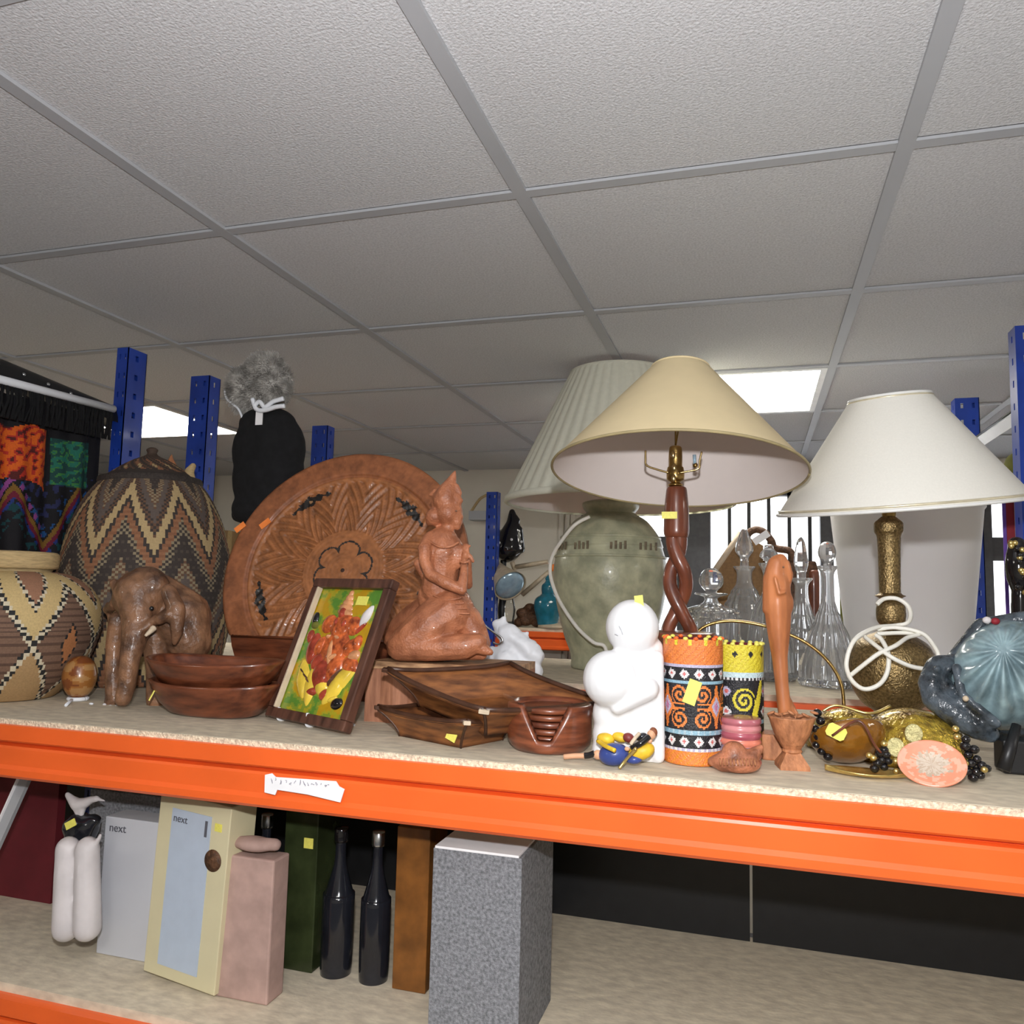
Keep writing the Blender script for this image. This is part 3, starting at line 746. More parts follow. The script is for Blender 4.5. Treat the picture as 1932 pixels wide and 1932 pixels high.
# ---- kneeling statue
Y0 = Yp+.055
fg = Fig(Y0)
fg.chain([(828, 1092, 34, .0), (833, 1060, 33, .0), (836, 1025, 38, 0), (836, 1003, 30, 0)])            # trunk
fg.ell(838, 1020, 40, 30, 34, -.0).ell(862, 1030, 16, 14, 26, -.006)
fg.chain([(842, 995, 15), (846, 975, 13)])                                                               # neck
fg.ell(848, 950, 23, 27, 24).cap(855, 945, 19, 862, 965, 12).cap(866, 948, 5, 873, 957, 3).ell(868, 967, 5, 2.6, 6).cap(862, 973, 8, 864, 975, 7)
fg.ell(865, 941, 6, 2, 18)
fg.ell(822, 957, 18, 23, 18).ell(813, 965, 9, 13, 10)                                                    # hair knot
fg.cap(817, 944, 5, 870, 926, 5, 0, 0).ell(843, 928, 31, 16, 30).chain([(842, 925, 26), (846, 908, 19), (852, 890, 10), (859, 872, 3)])   # crown
fg.cap(822, 908, 5, 812, 916, 3).cap(862, 900, 6, 869, 912, 4)
fg.chain([(832, 985, 11, -.0), (812, 999, 15, -.015), (803, 1017, 14, -.035)])                           # shoulder
fg.chain([(802, 1015, 13, -.038), (802, 1040, 11, -.045), (812, 1064, 11, -.048), (842, 1080, 11, -.05), (872, 1093, 10, -.045)])   # upper arm
fg.chain([(872, 1093, 10, -.045), (876, 1062, 8, -.035), (877, 1036, 6.5, -.018)])                       # forearm
fg.chain([(850, 1000, 12, .03), (872, 1040, 11, .04), (884, 1085, 9, .03), (884, 1040, 7, .0)])
fg.ell(880, 1028, 7.5, 11, 7, -.010)
for k, (a, b) in enumerate(((871, 1012), (875, 1007), (880, 1006), (885, 1009))): fg.chain([(877+k*2, 1024, 3.6, -.012), (874+k*3, 1014, 3.2, -.010), (a+2, b+2, 2.6, -.007)])
fg.cap(888, 1030, 4, 893, 1040, 3.5, -.012)
fg.cap(790, 1045, 10, 830, 1110, 12, .012, .005)                                                         # sash behind
fg.ell(826, 1108, 40, 22, 38).ell(848, 1128, 46, 34, 46, .0)                                             # hips
fg.chain([(850, 1140, 50, -.005), (810, 1165, 44, -.03), (775, 1188, 34, -.045), (757, 1199, 27, -.05)]) # near thigh
fg.chain([(842, 1130, 46, .03), (790, 1155, 40, .04), (750, 1180, 30, .045)])
fg.chain([(757, 1200, 27, -.05), (820, 1203, 24, -.045), (875, 1200, 24, -.035), (905, 1192, 17, -.03)]) # shin
fg.chain([(880, 1150, 30, .0), (898, 1175, 24, .0), (905, 1195, 22, .0)])
fg.chain([(895, 1196, 16, -.03), (914, 1205, 11, -.03), (926, 1211, 6, -.03)])                           # foot
fg.chain([(780, 1200, 24, .03), (880, 1200, 22, .03)])
fg.cap(770, 1216, 10, 910, 1216, 10, 0)
for k in range(6): fg.cap(775+k*18, 1120+abs(k-2)*6, 0.1, 770+k*20, 1180, .1)
st = thing('kneeling_statue', 'reddish carved wooden kneeling figure with pointed crown and praying hands', 'statue', (at(830, 1228, Y0).x, Y0, zt))
fo = fg.out('figure_body', 'red_wood', st, voxel=.0021, it=3)
dz = min(v.co.z for v in fo.data.vertices)
for v in fo.data.vertices: v.co.z -= dz
k_ = fg.k(848, 950)
dl = dz
def sp(px, py, d): 
    q = at(px, py, Y0+d); q.z -= dl; return q
for x, y, r in ((861, 945, 2.2),): MB().ball(sp(x, y, -.0195), (r*k_, .002, r*.7*k_), 8, 6).out('eye', 'carved_brown', st)
tb = MB()
for k in range(4): tb.tube(spline([sp(818+k*2, 1104+k*7, -.036), sp(845+k*4, 1112+k*8, -.040), sp(872+k*5, 1108+k*10, -.034)], 6), .0016, 6)
tb.out('sash_folds', 'red_wood', st)
MB().tube(spline([sp(808, 1000, -.032), sp(828, 1012, -.038), sp(850, 1012, -.036), sp(866, 1004, -.026)], 6), .0022, 6).out('collar', 'red_wood', st)
MB().tube(spline([sp(869, 1040, -.040), sp(876, 1042, -.044), sp(884, 1040, -.04)], 5), .0022, 6).out('bracelet', 'red_wood', st)

# ---- framed relief picture on a plate stand
BL, BR = on(509, 1357), on(656, 1389); e = (BR-BL).normalized(); b = Vector((-e.y, e.x, 0)); Wf = (BR-BL).length
d = ray(604, 1099); A = Matrix((b, Vector((0, 0, 1)), -d)).transposed(); sol = A.inverted() @ (EYE-BL)
up_ = (b*sol[0]+Vector((0, 0, 1))*sol[1]); Hf = up_.length; up_.normalize(); up_ = (up_-e*up_.dot(e)).normalized(); nf = e.cross(up_)
fp = thing('framed_picture', 'small framed relief picture in green and orange leaning on a white wire stand', 'picture', BL+Vector((0, 0, .004)))
fp.rotation_euler = Matrix((e, up_, nf)).transposed().to_euler()
def fuv(px, py):
    dd = ray(px, py); s = (BL-EYE).dot(nf)/dd.dot(nf); q = EYE+dd*s-BL; return q.dot(e), q.dot(up_)
bw = .017
for nm, a, c in (('frame_bar', (0, 0), (Wf, bw)), ('frame_bar', (0, Hf-bw), (Wf, Hf)), ('frame_bar', (0, bw), (bw, Hf-bw)), ('frame_bar', (Wf-bw, bw), (Wf, Hf-bw))):
    MB().box((a[0], a[1], -.006), (c[0], c[1], .012), .002).out(nm, 'frame_wood', fp, world=False)
MB().box((bw, bw, .0025), (bw+.0045, Hf-bw, .0128), .0008).out('frame_slip', 'cream_edge', fp, world=False)
def bgc(u, v):
    n = noise.noise(Vector((u*5, v*8, 1)))+.4*noise.noise(Vector((u*14, v*20, 2)))
    return (.52, .30, .01) if n > .16 else ((.42, .36, .02) if n > -.02 else ((.22, .30, .03) if n > -.3 else (.10, .25, .03)))
MB().grid(lambda u, v: (bw+u*(Wf-2*bw), bw+v*(Hf-2*bw), .001), 44, 80, bgc).out('picture_panel', 'attr_gloss', fp, world=False, colors=True)
def rel(name, m, px, py, rx, ry, ang=0, h=.004, col=None, pointed=0):
    x, y = fuv(px, py); k = Wf/150
    Mx = Matrix.Translation((x, y, .001)) @ Matrix.Rotation(ang, 4, 'Z'); mb = MB()
    N = 20; vs = []; fs = []
    for i in range(5):
        f = i/4*math.pi/2
        for q in range(N):
            t_ = 2*math.pi*q/N; rxx = math.cos(t_)*rx*k; ryy = math.sin(t_)*ry*k*(1-pointed*abs(math.cos(t_)))
            vs.append((rxx*math.cos(f)+1e-6*math.cos(t_), ryy*math.cos(f)+1e-6*math.sin(t_), h*math.sin(f)))
    for i in range(4):
        for q in range(N): q2 = (q+1) % N; fs.append((i*N+q, i*N+q2, (i+1)*N+q2, (i+1)*N+q))
    return mb.add(vs, fs, None, Mx).out(name, m, fp, world=False)
mat('enamel_orange', (.55, .12, .03), .22, ns=90, na=.4, wood=(.34, .06, .02), coat=.5)
mat('enamel_red', (.34, .05, .025), .2, ns=70, na=.4, coat=.5)
mat('enamel_peach', (.60, .27, .12), .25, ns=60, na=.3, coat=.4)
mat('enamel_yellow', (.78, .55, .06), .25, ns=40, na=.15, coat=.4)
for k, (x, y, r) in enumerate(((664, 1126, 4), (661, 1134, 7), (658, 1143, 10), (654, 1152, 13), (652, 1161, 15))): rel('crown_tier', 'enamel_peach', x, y, r, 5.5, -.12, .004+k*.0006)
rel('crown_arch', 'enamel_red', 650, 1163, 8, 9, 0, .0085); 
rel('head', 'enamel_orange', 646, 1188, 20, 18, 0, .008); rel('ear', 'enamel_orange', 622, 1182, 13, 12, .3, .006); rel('ear', 'enamel_orange', 668, 1186, 14, 12, -.3, .006)
rel('brow', 'enamel_red', 640, 1180, 5, 7, .5, .0095); rel('brow', 'enamel_red', 654, 1184, 5, 7, -.5, .0095)
rel('collar_bead', 'enamel_peach', 624, 1207, 5, 3, .3, .009); rel('collar_bead', 'enamel_peach', 640, 1209, 6, 3, -.2, .009)
rel('torso', 'enamel_orange', 632, 1230, 26, 24, 0, .007); rel('trunk', 'enamel_peach', 628, 1236, 6, 19, .25, .0095); rel('trunk', 'enamel_peach', 632, 1246, 9, 4, .5, .0098)
rel('arm', 'enamel_red', 592, 1228, 12, 20, .15, .006); rel('arm', 'enamel_orange', 606, 1224, 9, 13, -.3, .008); rel('arm', 'enamel_orange', 664, 1226, 15, 10, .5, .007)
rel('hand', 'enamel_orange', 676, 1219, 7, 10, 0, .008); rel('hand', 'enamel_red', 588, 1206, 6, 9, .3, .007); rel('bowl', 'enamel_peach', 669, 1243, 10, 7, .3, .007)
rel('knee', 'enamel_red', 602, 1255, 14, 12, .2, .007); rel('knee', 'enamel_orange', 662, 1260, 15, 10, -.3, .007); rel('belly', 'enamel_red', 608, 1276, 18, 20, .2, .008); rel('belly', 'enamel_orange', 632, 1264, 14, 18, -.3, .0075)
for px, py, a in ((573, 1285, 2.05), (588, 1296, 1.75), (646, 1287, .75), (634, 1302, .95), (607, 1300, 1.5)): rel('lotus_petal', 'enamel_yellow', px, py, 26 if a != 1.5 else 10, 12, a, .006, pointed=.35)
for px, py, a in ((575, 1272, -.5), (580, 1281, -.5), (585, 1290, -.5), (640, 1277, 1.0), (633, 1284, 1.0), (627, 1292, 1.0)): rel('petal_vein', 'frame_wood', px, py, 7, 1.2, a, .0085)
rel('foot', 'enamel_red', 588, 1310, 11, 6, .2, .006); rel('foot', 'enamel_red', 614, 1316, 10, 7, .3, .006)
rel('white_bud', 'bird_white', 693, 1168, 15, 7, 1.15, .007, pointed=.3); rel('bud_stem', 'enamel_red', 682, 1191, 10, 2.5, .8, .005)
rel('trident', 'black_gloss', 597, 1172, 6, 9, .2, .005); rel('trident', 'olive', 596, 1184, 7, 5, 0, .005); rel('mouse', 'black_gloss', 636, 1333, 10, 7, .2, .006); rel('gem', 'enamel_yellow', 628, 1325, 8, 3, .4, .005)
x, y = fuv(685, 1139); MB().box((x-.014, y-.008, .0015), (x+.014, y+.008, .003), Mx=None).out('price_sticker', 'sticker', fp, world=False)
es = thing('wire_plate_stand', 'white wire plate stand holding the framed relief picture', 'stand', BL.lerp(BR, .5))
for px, py in ((545, 1359), (599, 1371)):
    q = on(px, py); f_ = Vector((-b.x, -b.y, 0))
    MB().tube(spline([q+b*.05+Vector((0, 0, .003)), q+Vector((0, 0, .003)), q+f_*.017+Vector((0, 0, .003)), q+f_*.022+Vector((0, 0, .008)), q+f_*.020+Vector((0, 0, .024))], 5), .0028, 7).out('hook', 'bag_white', es)
MB().tube([on(545, 1359)+b*.05+Vector((0, 0, .003)), on(599, 1371)+b*.05+Vector((0, 0, .003))], .0024, 7).out('cross_wire', 'bag_white', es)
q = on(668, 1372); MB().tube([on(599, 1371)+b*.05+Vector((0, 0, .003)), q+Vector((0, 0, .0035))], .0024, 7).out('cross_wire', 'bag_white', es)

# ---- two square flared trays
def sqtray(label, Mx, s0, s1, h, th=.008, W=None):
    """mitred sides curving outward; corners sweep up."""
    t = thing('square_tray', label, 'tray', (0, 0, 0), 'square flared wooden trays'); 
    if W: t.location = W @ Vector((0, 0, 0)); BK_ = Matrix.Translation(-t.location) @ W
    else: t.matrix_world = Mx; BK_ = Matrix.Identity(4)
    def put(mb_, nm, m_, p_):
        mb_.v = [BK_ @ v for v in mb_.v]; return mb_.out(nm, m_, p_, world=False)
    def side_pt(f, v, off):
        s = s0+(s1-s0)*(v**1.6); z = h*v+off*.3*(1-v); z += .006*(abs(f)**3)*v
        return f*(s-off), s-off, z
    for k in range(4):
        R = Matrix.Rotation(k*math.pi/2, 4, 'Z'); mb = MB(); nu, nv = 10, 6
        for off, flip in ((0, 1), (th, -1)):
            vs = []; 
            for j in range(nv+1):
                for i in range(nu+1):
                    x, y, z = side_pt(i/nu*2-1, j/nv, off); vs.append((x, -y, z))
            fs = [(j*(nu+1)+i, j*(nu+1)+i+1, (j+1)*(nu+1)+i+1, (j+1)*(nu+1)+i) for j in range(nv) for i in range(nu)]
            if flip < 0: fs = [tuple(reversed(f)) for f in fs]
            mb.add(vs, fs, None, R)
        n1 = (nu+1)*(nv+1); a = nv*(nu+1)
        mb.f += [[a+i, a+i+1, n1+a+i+1, n1+a+i] for i in range(nu)]; mb.c += [(1, 1, 1)]*nu
        mb.f += [[i+1, i, n1+i, n1+i+1] for i in range(nu)]; mb.c += [(1, 1, 1)]*nu
        put(mb, 'side_panel', 'tray_wood', t)
        cm = MB(); pts = []
        for j in range(nv+1):
            x, y, z = side_pt(1, j/nv, 0); pts.append(R @ Vector((x*.998, -y*.998, z)))
        put(cm.tube(pts, .0022, 6), 'corner_seam', 'tray_dark', t)
        q = pts[-1]; put(MB().box((-.006, -.006, -.003), (.006, .006, .003), .001, Mx=Matrix.Translation(q*1.0-Vector((q.x, q.y, 0))*.03) @ Matrix.Rotation(math.pi/4, 4, 'Z')), 'corner_peg', 'cream_edge' if k == 0 else 'tray_dark', t)
        rm_ = MB(); rp = [R @ Vector((side_pt(f, 1, th/2)[0], -side_pt(f, 1, th/2)[1], side_pt(f, 1, 0)[2]+.002)) for f in [i/8*2-1 for i in range(9)]]
        put(rm_.tube(rp, .0045, 6), 'rim', 'tray_dark', t)
    put(MB().box((-s0, -s0, 0), (s0, s0, .007)), 'tray_base', 'tray_wood', t)
    return t
fc, lc, rc = on(868, 1412), on(768, 1392), on(985, 1372)
ang = math.atan2(fc.y-lc.y, fc.x-lc.x)
s0 = .066; ex = Vector((math.cos(ang), math.sin(ang), 0)); ey = Vector((-math.sin(ang), math.cos(ang), 0))
ctr = fc-ex*s0*.98+ey*s0*.70; WL = Matrix.Translation((ctr.x, ctr.y, ZS+.0005)) @ Matrix.Rotation(ang, 4, 'Z') @ Matrix.Diagonal((1, .70, 1, 1))
# local front-right corner (+x,-y) is the near corner
t1 = sqtray('lower of two square flared wooden trays with a yellow tag on its side', None, s0, s0*1.5, .036, W=WL)
t1.rotation_euler = (0, 0, 0)
MB().box((-.010, -.0075, -.0005), (.010, .0075, .0012), Mx=Matrix.Translation(-t1.location) @ WL @ Matrix.Translation((s0-.012, -s0-.0105, .017)) @ Matrix.Rotation(math.radians(70), 4, 'X') @ Matrix.Rotation(-.25, 4, 'Z')).out('price_sticker', 'sticker', t1, world=False)
F2, L2_, B2_ = at(905, 1338, 1.075), at(716, 1258, 1.135), at(970, 1246, 1.285)
c2 = (F2+B2_)/2; ha, hb_ = (F2-L2_)/2, (B2_-L2_)/2*.94; ez = ha.cross(hb_).normalized()
s1 = .1; Wm = Matrix((ha/s1, hb_/s1, ez)).transposed().to_4x4()
t2 = sqtray('upper square flared wooden tray lying tilted on top of the other tray', None, .066, s1, .044, W=Matrix.Translation(c2-ez*.055) @ Wm)

# ---- coaster holder with coasters
Yc = 1.175; cc = at(1037, 1375, Yc); zb = ZS
rc_ = rad(80, 1037, 1375, Yc); zt_ = at(1037, 1338, Yc-.03).z+.004; H_ = zt_-zb
th0 = math.atan2(-cc.y, -cc.x)-.12
ch = thing('coaster_holder', 'round reddish wooden coaster holder with a V-shaped notch at the front', 'coaster holder', (cc.x, cc.y, zb))
def ctop(th):
    d = abs((th-th0+math.pi) % (2*math.pi)-math.pi); w0, w1 = .17, .62
    if d < w0: return .26
    if d < w1: return .26+.74*((d-w0)/(w1-w0))**.9
    return 1
mb = MB(); n = 120; vs = []; fs = []; lv = [0, .15, .3, .5, .75, 1]
for side, dr in ((0, 0), (1, -.0085)):
    for v in lv:
        for k in range(n):
            th = 2*math.pi*k/n; r = rc_+dr-(.010*(1-v/.3)**2 if v < .3 else 0); vs.append((cc.x+r*math.cos(th), cc.y+r*math.sin(th), zb+(.004 if side else 0)+H_*ctop(th)*v))
for side in (0, 1):
    for i in range(len(lv)-1):
        for k in range(n):
            k2 = (k+1) % n; o = side*len(lv)*n; f = (o+i*n+k, o+i*n+k2, o+(i+1)*n+k2, o+(i+1)*n+k); fs.append(f if side == 0 else f[::-1])
a = (len(lv)-1)*n; b_ = (2*len(lv)-1)*n
for k in range(n): k2 = (k+1) % n; fs.append((a+k, a+k2, b_+k2, b_+k))
fs.append(tuple(range(n-1, -1, -1))); fs.append(tuple(len(lv)*n+k for k in range(n)))
mb.add(vs, fs).out('holder_cup', 'coaster_wood', ch)
for k, w_ in enumerate(('lowest', 'second from the bottom', 'third from the bottom', 'fourth from the bottom', 'fifth from the bottom', 'topmost')):
    z = zb+.0055+k*.0098
    o = MB().lathe([(.001, z), (rc_-.017, z), (rc_-.0155, z+.0015), (rc_-.0155, z+.006), (rc_-.017, z+.0075), (.001, z+.0075)], 48, Matrix.Translation((cc.x, cc.y, 0))).out('coaster', 'coaster_wood' if k != 3 else 'walnut', loc=(cc.x, cc.y, z))
    tag(o, 'round wooden coaster, %s in the notched holder' % w_, 'coaster', 'coasters in the notched holder')
# ================================================================ RIGHT HALF OF THE FRONT SHELF
# ---- white sculpture of two round-headed figures
Yw = 1.145
fg = Fig(Yw)
fg.ell(1193, 1184, 51, 46, 53, 0); fg.ell(1152, 1281, 52, 50, 53, -.018)
for (x, y, rr_) in ((1140, 1420, 24), (1150, 1385, 32), (1150, 1345, 32)): fg.ell(x, y, rr_, 34, 40, -.002)
fg.cap(1160, 1330, 40, 1160, 1412, 36, .0).cap(1200, 1290, 46, 1208, 1405, 44, .008).cap(1212, 1235, 34, 1213, 1405, 40, .01)
fg.cap(1232, 1222, 20, 1234, 1410, 21, .012).cap(1195, 1225, 34, 1200, 1260, 42, .008)
fg.cap(1240, 1240, 13, 1242, 1428, 13, -.01).cap(1140, 1428, 16, 1238, 1432, 15, -.004).cap(1136, 1418, 17, 1138, 1350, 18, .0)
fg.cap(1222, 1300, 22, 1165, 1335, 14, -.026, -.03)
wf = thing('white_sculpture', 'smooth white sculpture of two embracing round-headed figures', 'sculpture', (at(1180, 1430, Yw).x, Yw, ZS))
fo = fg.out('figure_body', 'white_ceramic', wf, voxel=.0026, it=5)
for v in fo.data.vertices:
    if v.co.z < .001: v.co.z = 0.0005
for a, b in (((1168, 1181), (1175, 1197)), ((1160, 1196), (1166, 1199))):
    y_ = Yw-.0335; MB().tube(spline([at(a[0], a[1], y_-.001), at((a[0]+b[0])/2+1, (a[1]+b[1])/2, y_-.0015), at(b[0], b[1], y_-.001)], 4), .0007, 5).out('eye_crease', 'box_white', wf)
q = at(1206, 1138, Yw-.012)
Mx = Matrix.Translation(q) @ Matrix.Rotation(math.radians(75), 4, 'X') @ Matrix.Rotation(.15, 4, 'Z')
MB().box((-.006, -.013, -.0008), (.006, .011, .0008), Mx=Mx).out('price_sticker', 'sticker', wf)

# ---- doll lying in front of it
def bl(px, py, rx, ry, rz, m, name, par, Y, rot=0): 
    k = 1/sc(px, py, Y); return MB().ball(at(px, py, Y), (rx*k, ry*k, rz*k), 18, 12, rot=Matrix.Rotation(rot, 3, 'Y')).out(name, m, par)
Yd = 1.088
dl_ = thing('toy_doll', 'small painted doll in blue and yellow lying on its back by the white sculpture', 'doll', on(1165, 1440))
bl(1158, 1423, 29, 24, 21, 'doll_blue', 'blue_dress', dl_, Yd, -.2)
bl(1210, 1417, 26, 20, 16, 'doll_yellow', 'yellow_skirt', dl_, Yd+.005, -.35)
bl(1196, 1432, 16, 14, 9, 'doll_blue', 'dress_hem', dl_, Yd, -.1)
def lmb(name, m, pts, r, Y): 
    k = 1/sc(pts[0][0], pts[0][1], Y); MB().tube(spline([at(x, y, Y+(d if len((x, y, d)) else 0)) for x, y, d in pts], 5), [r*k]*(5*(len(pts)-1)+1), 10).out(name, m, dl_)
lmb('leg', 'skin', [(1064, 1428, 0), (1085, 1426, 0), (1103, 1426, 0)], 5, Yd)
lmb('shoe', 'black_gloss', [(1103, 1426, 0), (1112, 1425, 0), (1122, 1421, 0)], 6, Yd)
bl(1128, 1424, 9, 7, 9, 'skin', 'knee', dl_, Yd)
lmb('stick', 'gold', [(1168, 1450, -.01), (1182, 1432, -.008), (1200, 1412, -.02)], 3, Yd-.01)
lmb('cloth_fold', 'doll_yellow', [(1128, 1398, 0), (1143, 1408, -.02), (1160, 1416, -.032)], 4, Yd)
bl(1143, 1394, 17, 12, 11, 'doll_yellow', 'yellow_sash', dl_, Yd+.02, .1); bl(1170, 1391, 15, 10, 9, 'doll_yellow', 'yellow_sash', dl_, Yd+.02, .2)
bl(1186, 1392, 11, 9, 9, 'doll_maroon', 'bodice', dl_, Yd+.012, .3)
lmb('collar', 'cream_edge', [(1190, 1404, -.01), (1198, 1393, -.008), (1206, 1384, 0)], 3.5, Yd)
lmb('sleeve', 'black_gloss', [(1192, 1412, -.008), (1210, 1402, -.008), (1224, 1390, 0)], 6, Yd)
bl(1210, 1390, 12, 9, 7, 'bottle_black', 'sleeve', dl_, Yd+.01, -.4)
bl(1229, 1386, 8, 7.5, 9, 'skin', 'head', dl_, Yd+.006, -.2); bl(1233, 1381, 7.5, 8, 9, 'hair', 'hair', dl_, Yd+.009, -.3)
bl(1226, 1398, 5, 4, 4, 'skin', 'hand', dl_, Yd); bl(1183, 1413, 5, 4, 4, 'skin', 'hand', dl_, Yd-.012)

# ---- beaded pots
def hexd(x, y): return abs(x)+abs(y)
OR_, YL_, BK, WH, LB_, PK, LV = (.86, .25, .055), (.80, .68, .05), (.016, .016, .02), (.82, .80, .80), (.30, .50, .62), (.72, .16, .15), (.55, .50, .66)
def spiral(x, y, s=1, R=20):
    r = math.hypot(x, y); th = math.atan2(y*s, x*s)
    return r < R and ((r/9.5-th/(2*math.pi)) % 1) < .52
def orangecol(x, y):
    """x along the arc in photo pixels, y down from the rim."""
    if y < 10 and int(x/7) % 4 == 0: return YL_
    if y < 46: return OR_ if (int(x/3)+int(y/3)) % 5 else (.70, .17, .04)
    if y < 52: return LV
    def hearts(y0, yc, n):
        hx = ((x+7) % 27)-13.5; hy = y-yc
        d = abs(hx)+abs(hy)*.9
        if d < 3.4: return PK
        return WH if d < 10 and not (abs(hx) < 2 and hy < -5) else BK
    if y < 76: return hearts(52, 64, 0)
    if y < 83: return LB_
    if y < 167:
        cx = ((x+19) % 104)-52; cy = y-125
        d = hexd(cx, cy*.62)
        if d < 6: return (.60, .25, .42)
        if d < 12: return LV
        for sx in (-1, 1):
            for sy in (-1, 1):
                if spiral(abs(cx)-30, (abs(cy)-22)*1.0, 1, 17.5): return OR_
        if math.hypot(abs(cx)-30, abs(cy)-22) < 17.5: return BK
        if d < 19: return OR_
        if abs(cx) < 8-abs(cy)*.12 and abs(cy) < 40: return OR_
        if abs(cy) < 8 and abs(cx) < 40: return OR_ if abs(cy) > 3 else BK
        return BK
    if y < 175: return LB_ if (int(x/4)) % 3 else (.45, .6, .68)
    if y < 200: return hearts(175, 188, 1)
    if y < 206: return WH if int(x/5) % 2 else LV
    return OR_ if (int(x/3)+int(y/3)) % 5 else (.82, .30, .02)
def yellowcol(x, y):
    if y < 50:
        if abs(y-17)+abs(((x+10) % 30)-15) < 6: return BK
        return YL_ if (int(x/3)+int(y/3)) % 4 else (.66, .52, .03)
    if y < 60: return (.62, .78, .82)
    if y < 64: return WH if int(x/4) % 2 else BK
    cx = ((x+42) % 84)-42; cy = y-108
    if spiral((cx+8)*.9, (cy+8)*.9): return YL_
    if 8 < cx < 34 and abs(cx-14-abs(cy-16)*.35) < 7: return YL_
    for q in (-24, 12):
        d = abs(abs(cx)-41)+abs(cy-q)
        if d < 4: return PK
        if d < 10: return WH if q > 0 else LV
    if 26 < cy < 34: return LB_
    if cy > 75: return YL_
    return BK
def beadpot(name, label, cx, ybase, ytop, hw, Y, colf, hwb=None, nv=84):
    ax, pr = pl(cx, (ybase+ytop)/2, Y, [(hwb or hw, ybase), (hw, ytop)]); r1_, r0_ = pr[1][0], pr[0][0]; zt = pr[1][1]
    t = thing(name, label, 'pot', (ax.x, ax.y, ZS), 'beaded pots'); hpx = ybase-ytop; s = r1_/hw
    n = 168; prof = [(r0_*.97, ZS+.0008)]+[(r0_+(r1_-r0_)*j/nv, ZS+.002+(zt-ZS-.002)*j/nv) for j in range(nv+1)]
    ph = math.atan2(-ax.y, -ax.x)
    def cf(th, i, z): 
        a = (th-ph+math.pi) % (2*math.pi)-math.pi
        return colf(a*hw+400, (zt-z)/(zt-ZS)*hpx)
    def md(th, r, z, i): return r+(.0006 if (int(th/(2*math.pi)*n+.5)+i) % 2 else 0)
    MB().lathe(prof, n, Matrix.Translation((ax.x, ax.y, 0)), cf, md, close=False).out('beaded_wall', 'attr_bead', t, colors=True)
    inn = MB(); inn.lathe([(r1_*.999, zt), (r1_*.93, zt), (r0_*.93, ZS+.006), (.001, ZS+.005)], 64, Matrix.Translation((ax.x, ax.y, 0)), close=False); inn.out('inner_wall', 'maroon', t)
    for k in range(18):
        th = 2*math.pi*k/18; MB().ball((ax.x+r1_*.97*math.cos(th), ax.y+r1_*.97*math.sin(th), zt+.001), (.0036, .0036, .0026), 10, 6).out('rim_bead', 'sticker' if k % 2 or colf is yellowcol else 'orange', t)
    return t, ax, r1_
pA, axA, rA_ = beadpot('beaded_pot', 'tall cylindrical beaded pot in orange and black right of the white sculpture', 1307, 1438, 1204, 56, 1.165, orangecol)
q = at(1306, 1306, axA.y-rA_-.0008); MB().box((-.0085, -.0008, -.0165), (.0085, .0006, .0165), Mx=Matrix.Translation(q) @ Matrix.Rotation(.32, 4, 'Y')).out('price_sticker', 'sticker', pA)
pB, axB, rB_ = beadpot('beaded_pot', 'beaded pot with yellow rim and black sides partly hidden behind the orange one', 1392, 1415, 1214, 48, 1.25, yellowcol)

# ---- striped round box and woven nut carving
Yp_ = 1.165
ax, pr = pl(1397, 1390, Yp_, [(38, 1434), (40, 1432), (40.5, 1356), (38, 1354)])
zt = pr[-1][1]; r_ = pr[1][0]; n = 7; prof = []; cols = []
P_ = [(.55, .16, .14), (.62, .20, .24), (.32, .22, .30), (.75, .23, .15), (.40, .09, .12), (.62, .24, .25), (.45, .14, .17)]
for k in range(n):
    for j in range(6):
        f = j/6; prof.append((r_-.0022+.0022*math.sin(f*math.pi), ZS+.0006+(zt-ZS)*(k+f)/n)); 
prof.append((r_*.96, zt+.0005)); prof += [(r_*.9, zt+.001), (r_*.3, zt+.002), (.001, zt+.002)]
t = thing('striped_box', 'small round ribbed box striped in pinks and reds by the beaded pots', 'box', (ax.x, ax.y, ZS))
MB().lathe(prof, 56, Matrix.Translation((ax.x, ax.y, 0)), lambda th, i, z: P_[min(n-1, i//6)] if i < 42 else (.42, .15, .12)).out('box_body', 'attr_gloss', t, colors=True)
Yn = 1.098
nt_ = thing('nut_carving', 'carved brown nut shell with ribbed shoulders in front of the striped box', 'carving', on(1388, 1461))
fg = Fig(Yn+.012); fg.chain([(1342, 1436, 8, .0), (1365, 1437, 19, 0), (1392, 1437, 22, 0), (1415, 1430, 17, .004), (1436, 1410, 6, .008)]).ell(1385, 1422, 24, 20, 24, .002).ell(1390, 1440, 44, 26, 18, 0)
fo = fg.out('nut_shell', 'nut_wood', nt_, voxel=.0022, it=3)
dz = min((v.co.z for v in fo.data.vertices))
for v in fo.data.vertices: v.co.z -= dz
for k in range(11):
    x = 1358+k*6.5; a, b, c_ = at(x, 1432-abs(5-k)*.2, Yn-.0075), at(x+1, 1438, Yn-.0105), at(x+2, 1444, Yn-.0105)
    MB().tube([v-Vector((0, 0, dz)) for v in (a, b, c_)], .0011, 5).out('rib', 'goblet_wood', nt_)

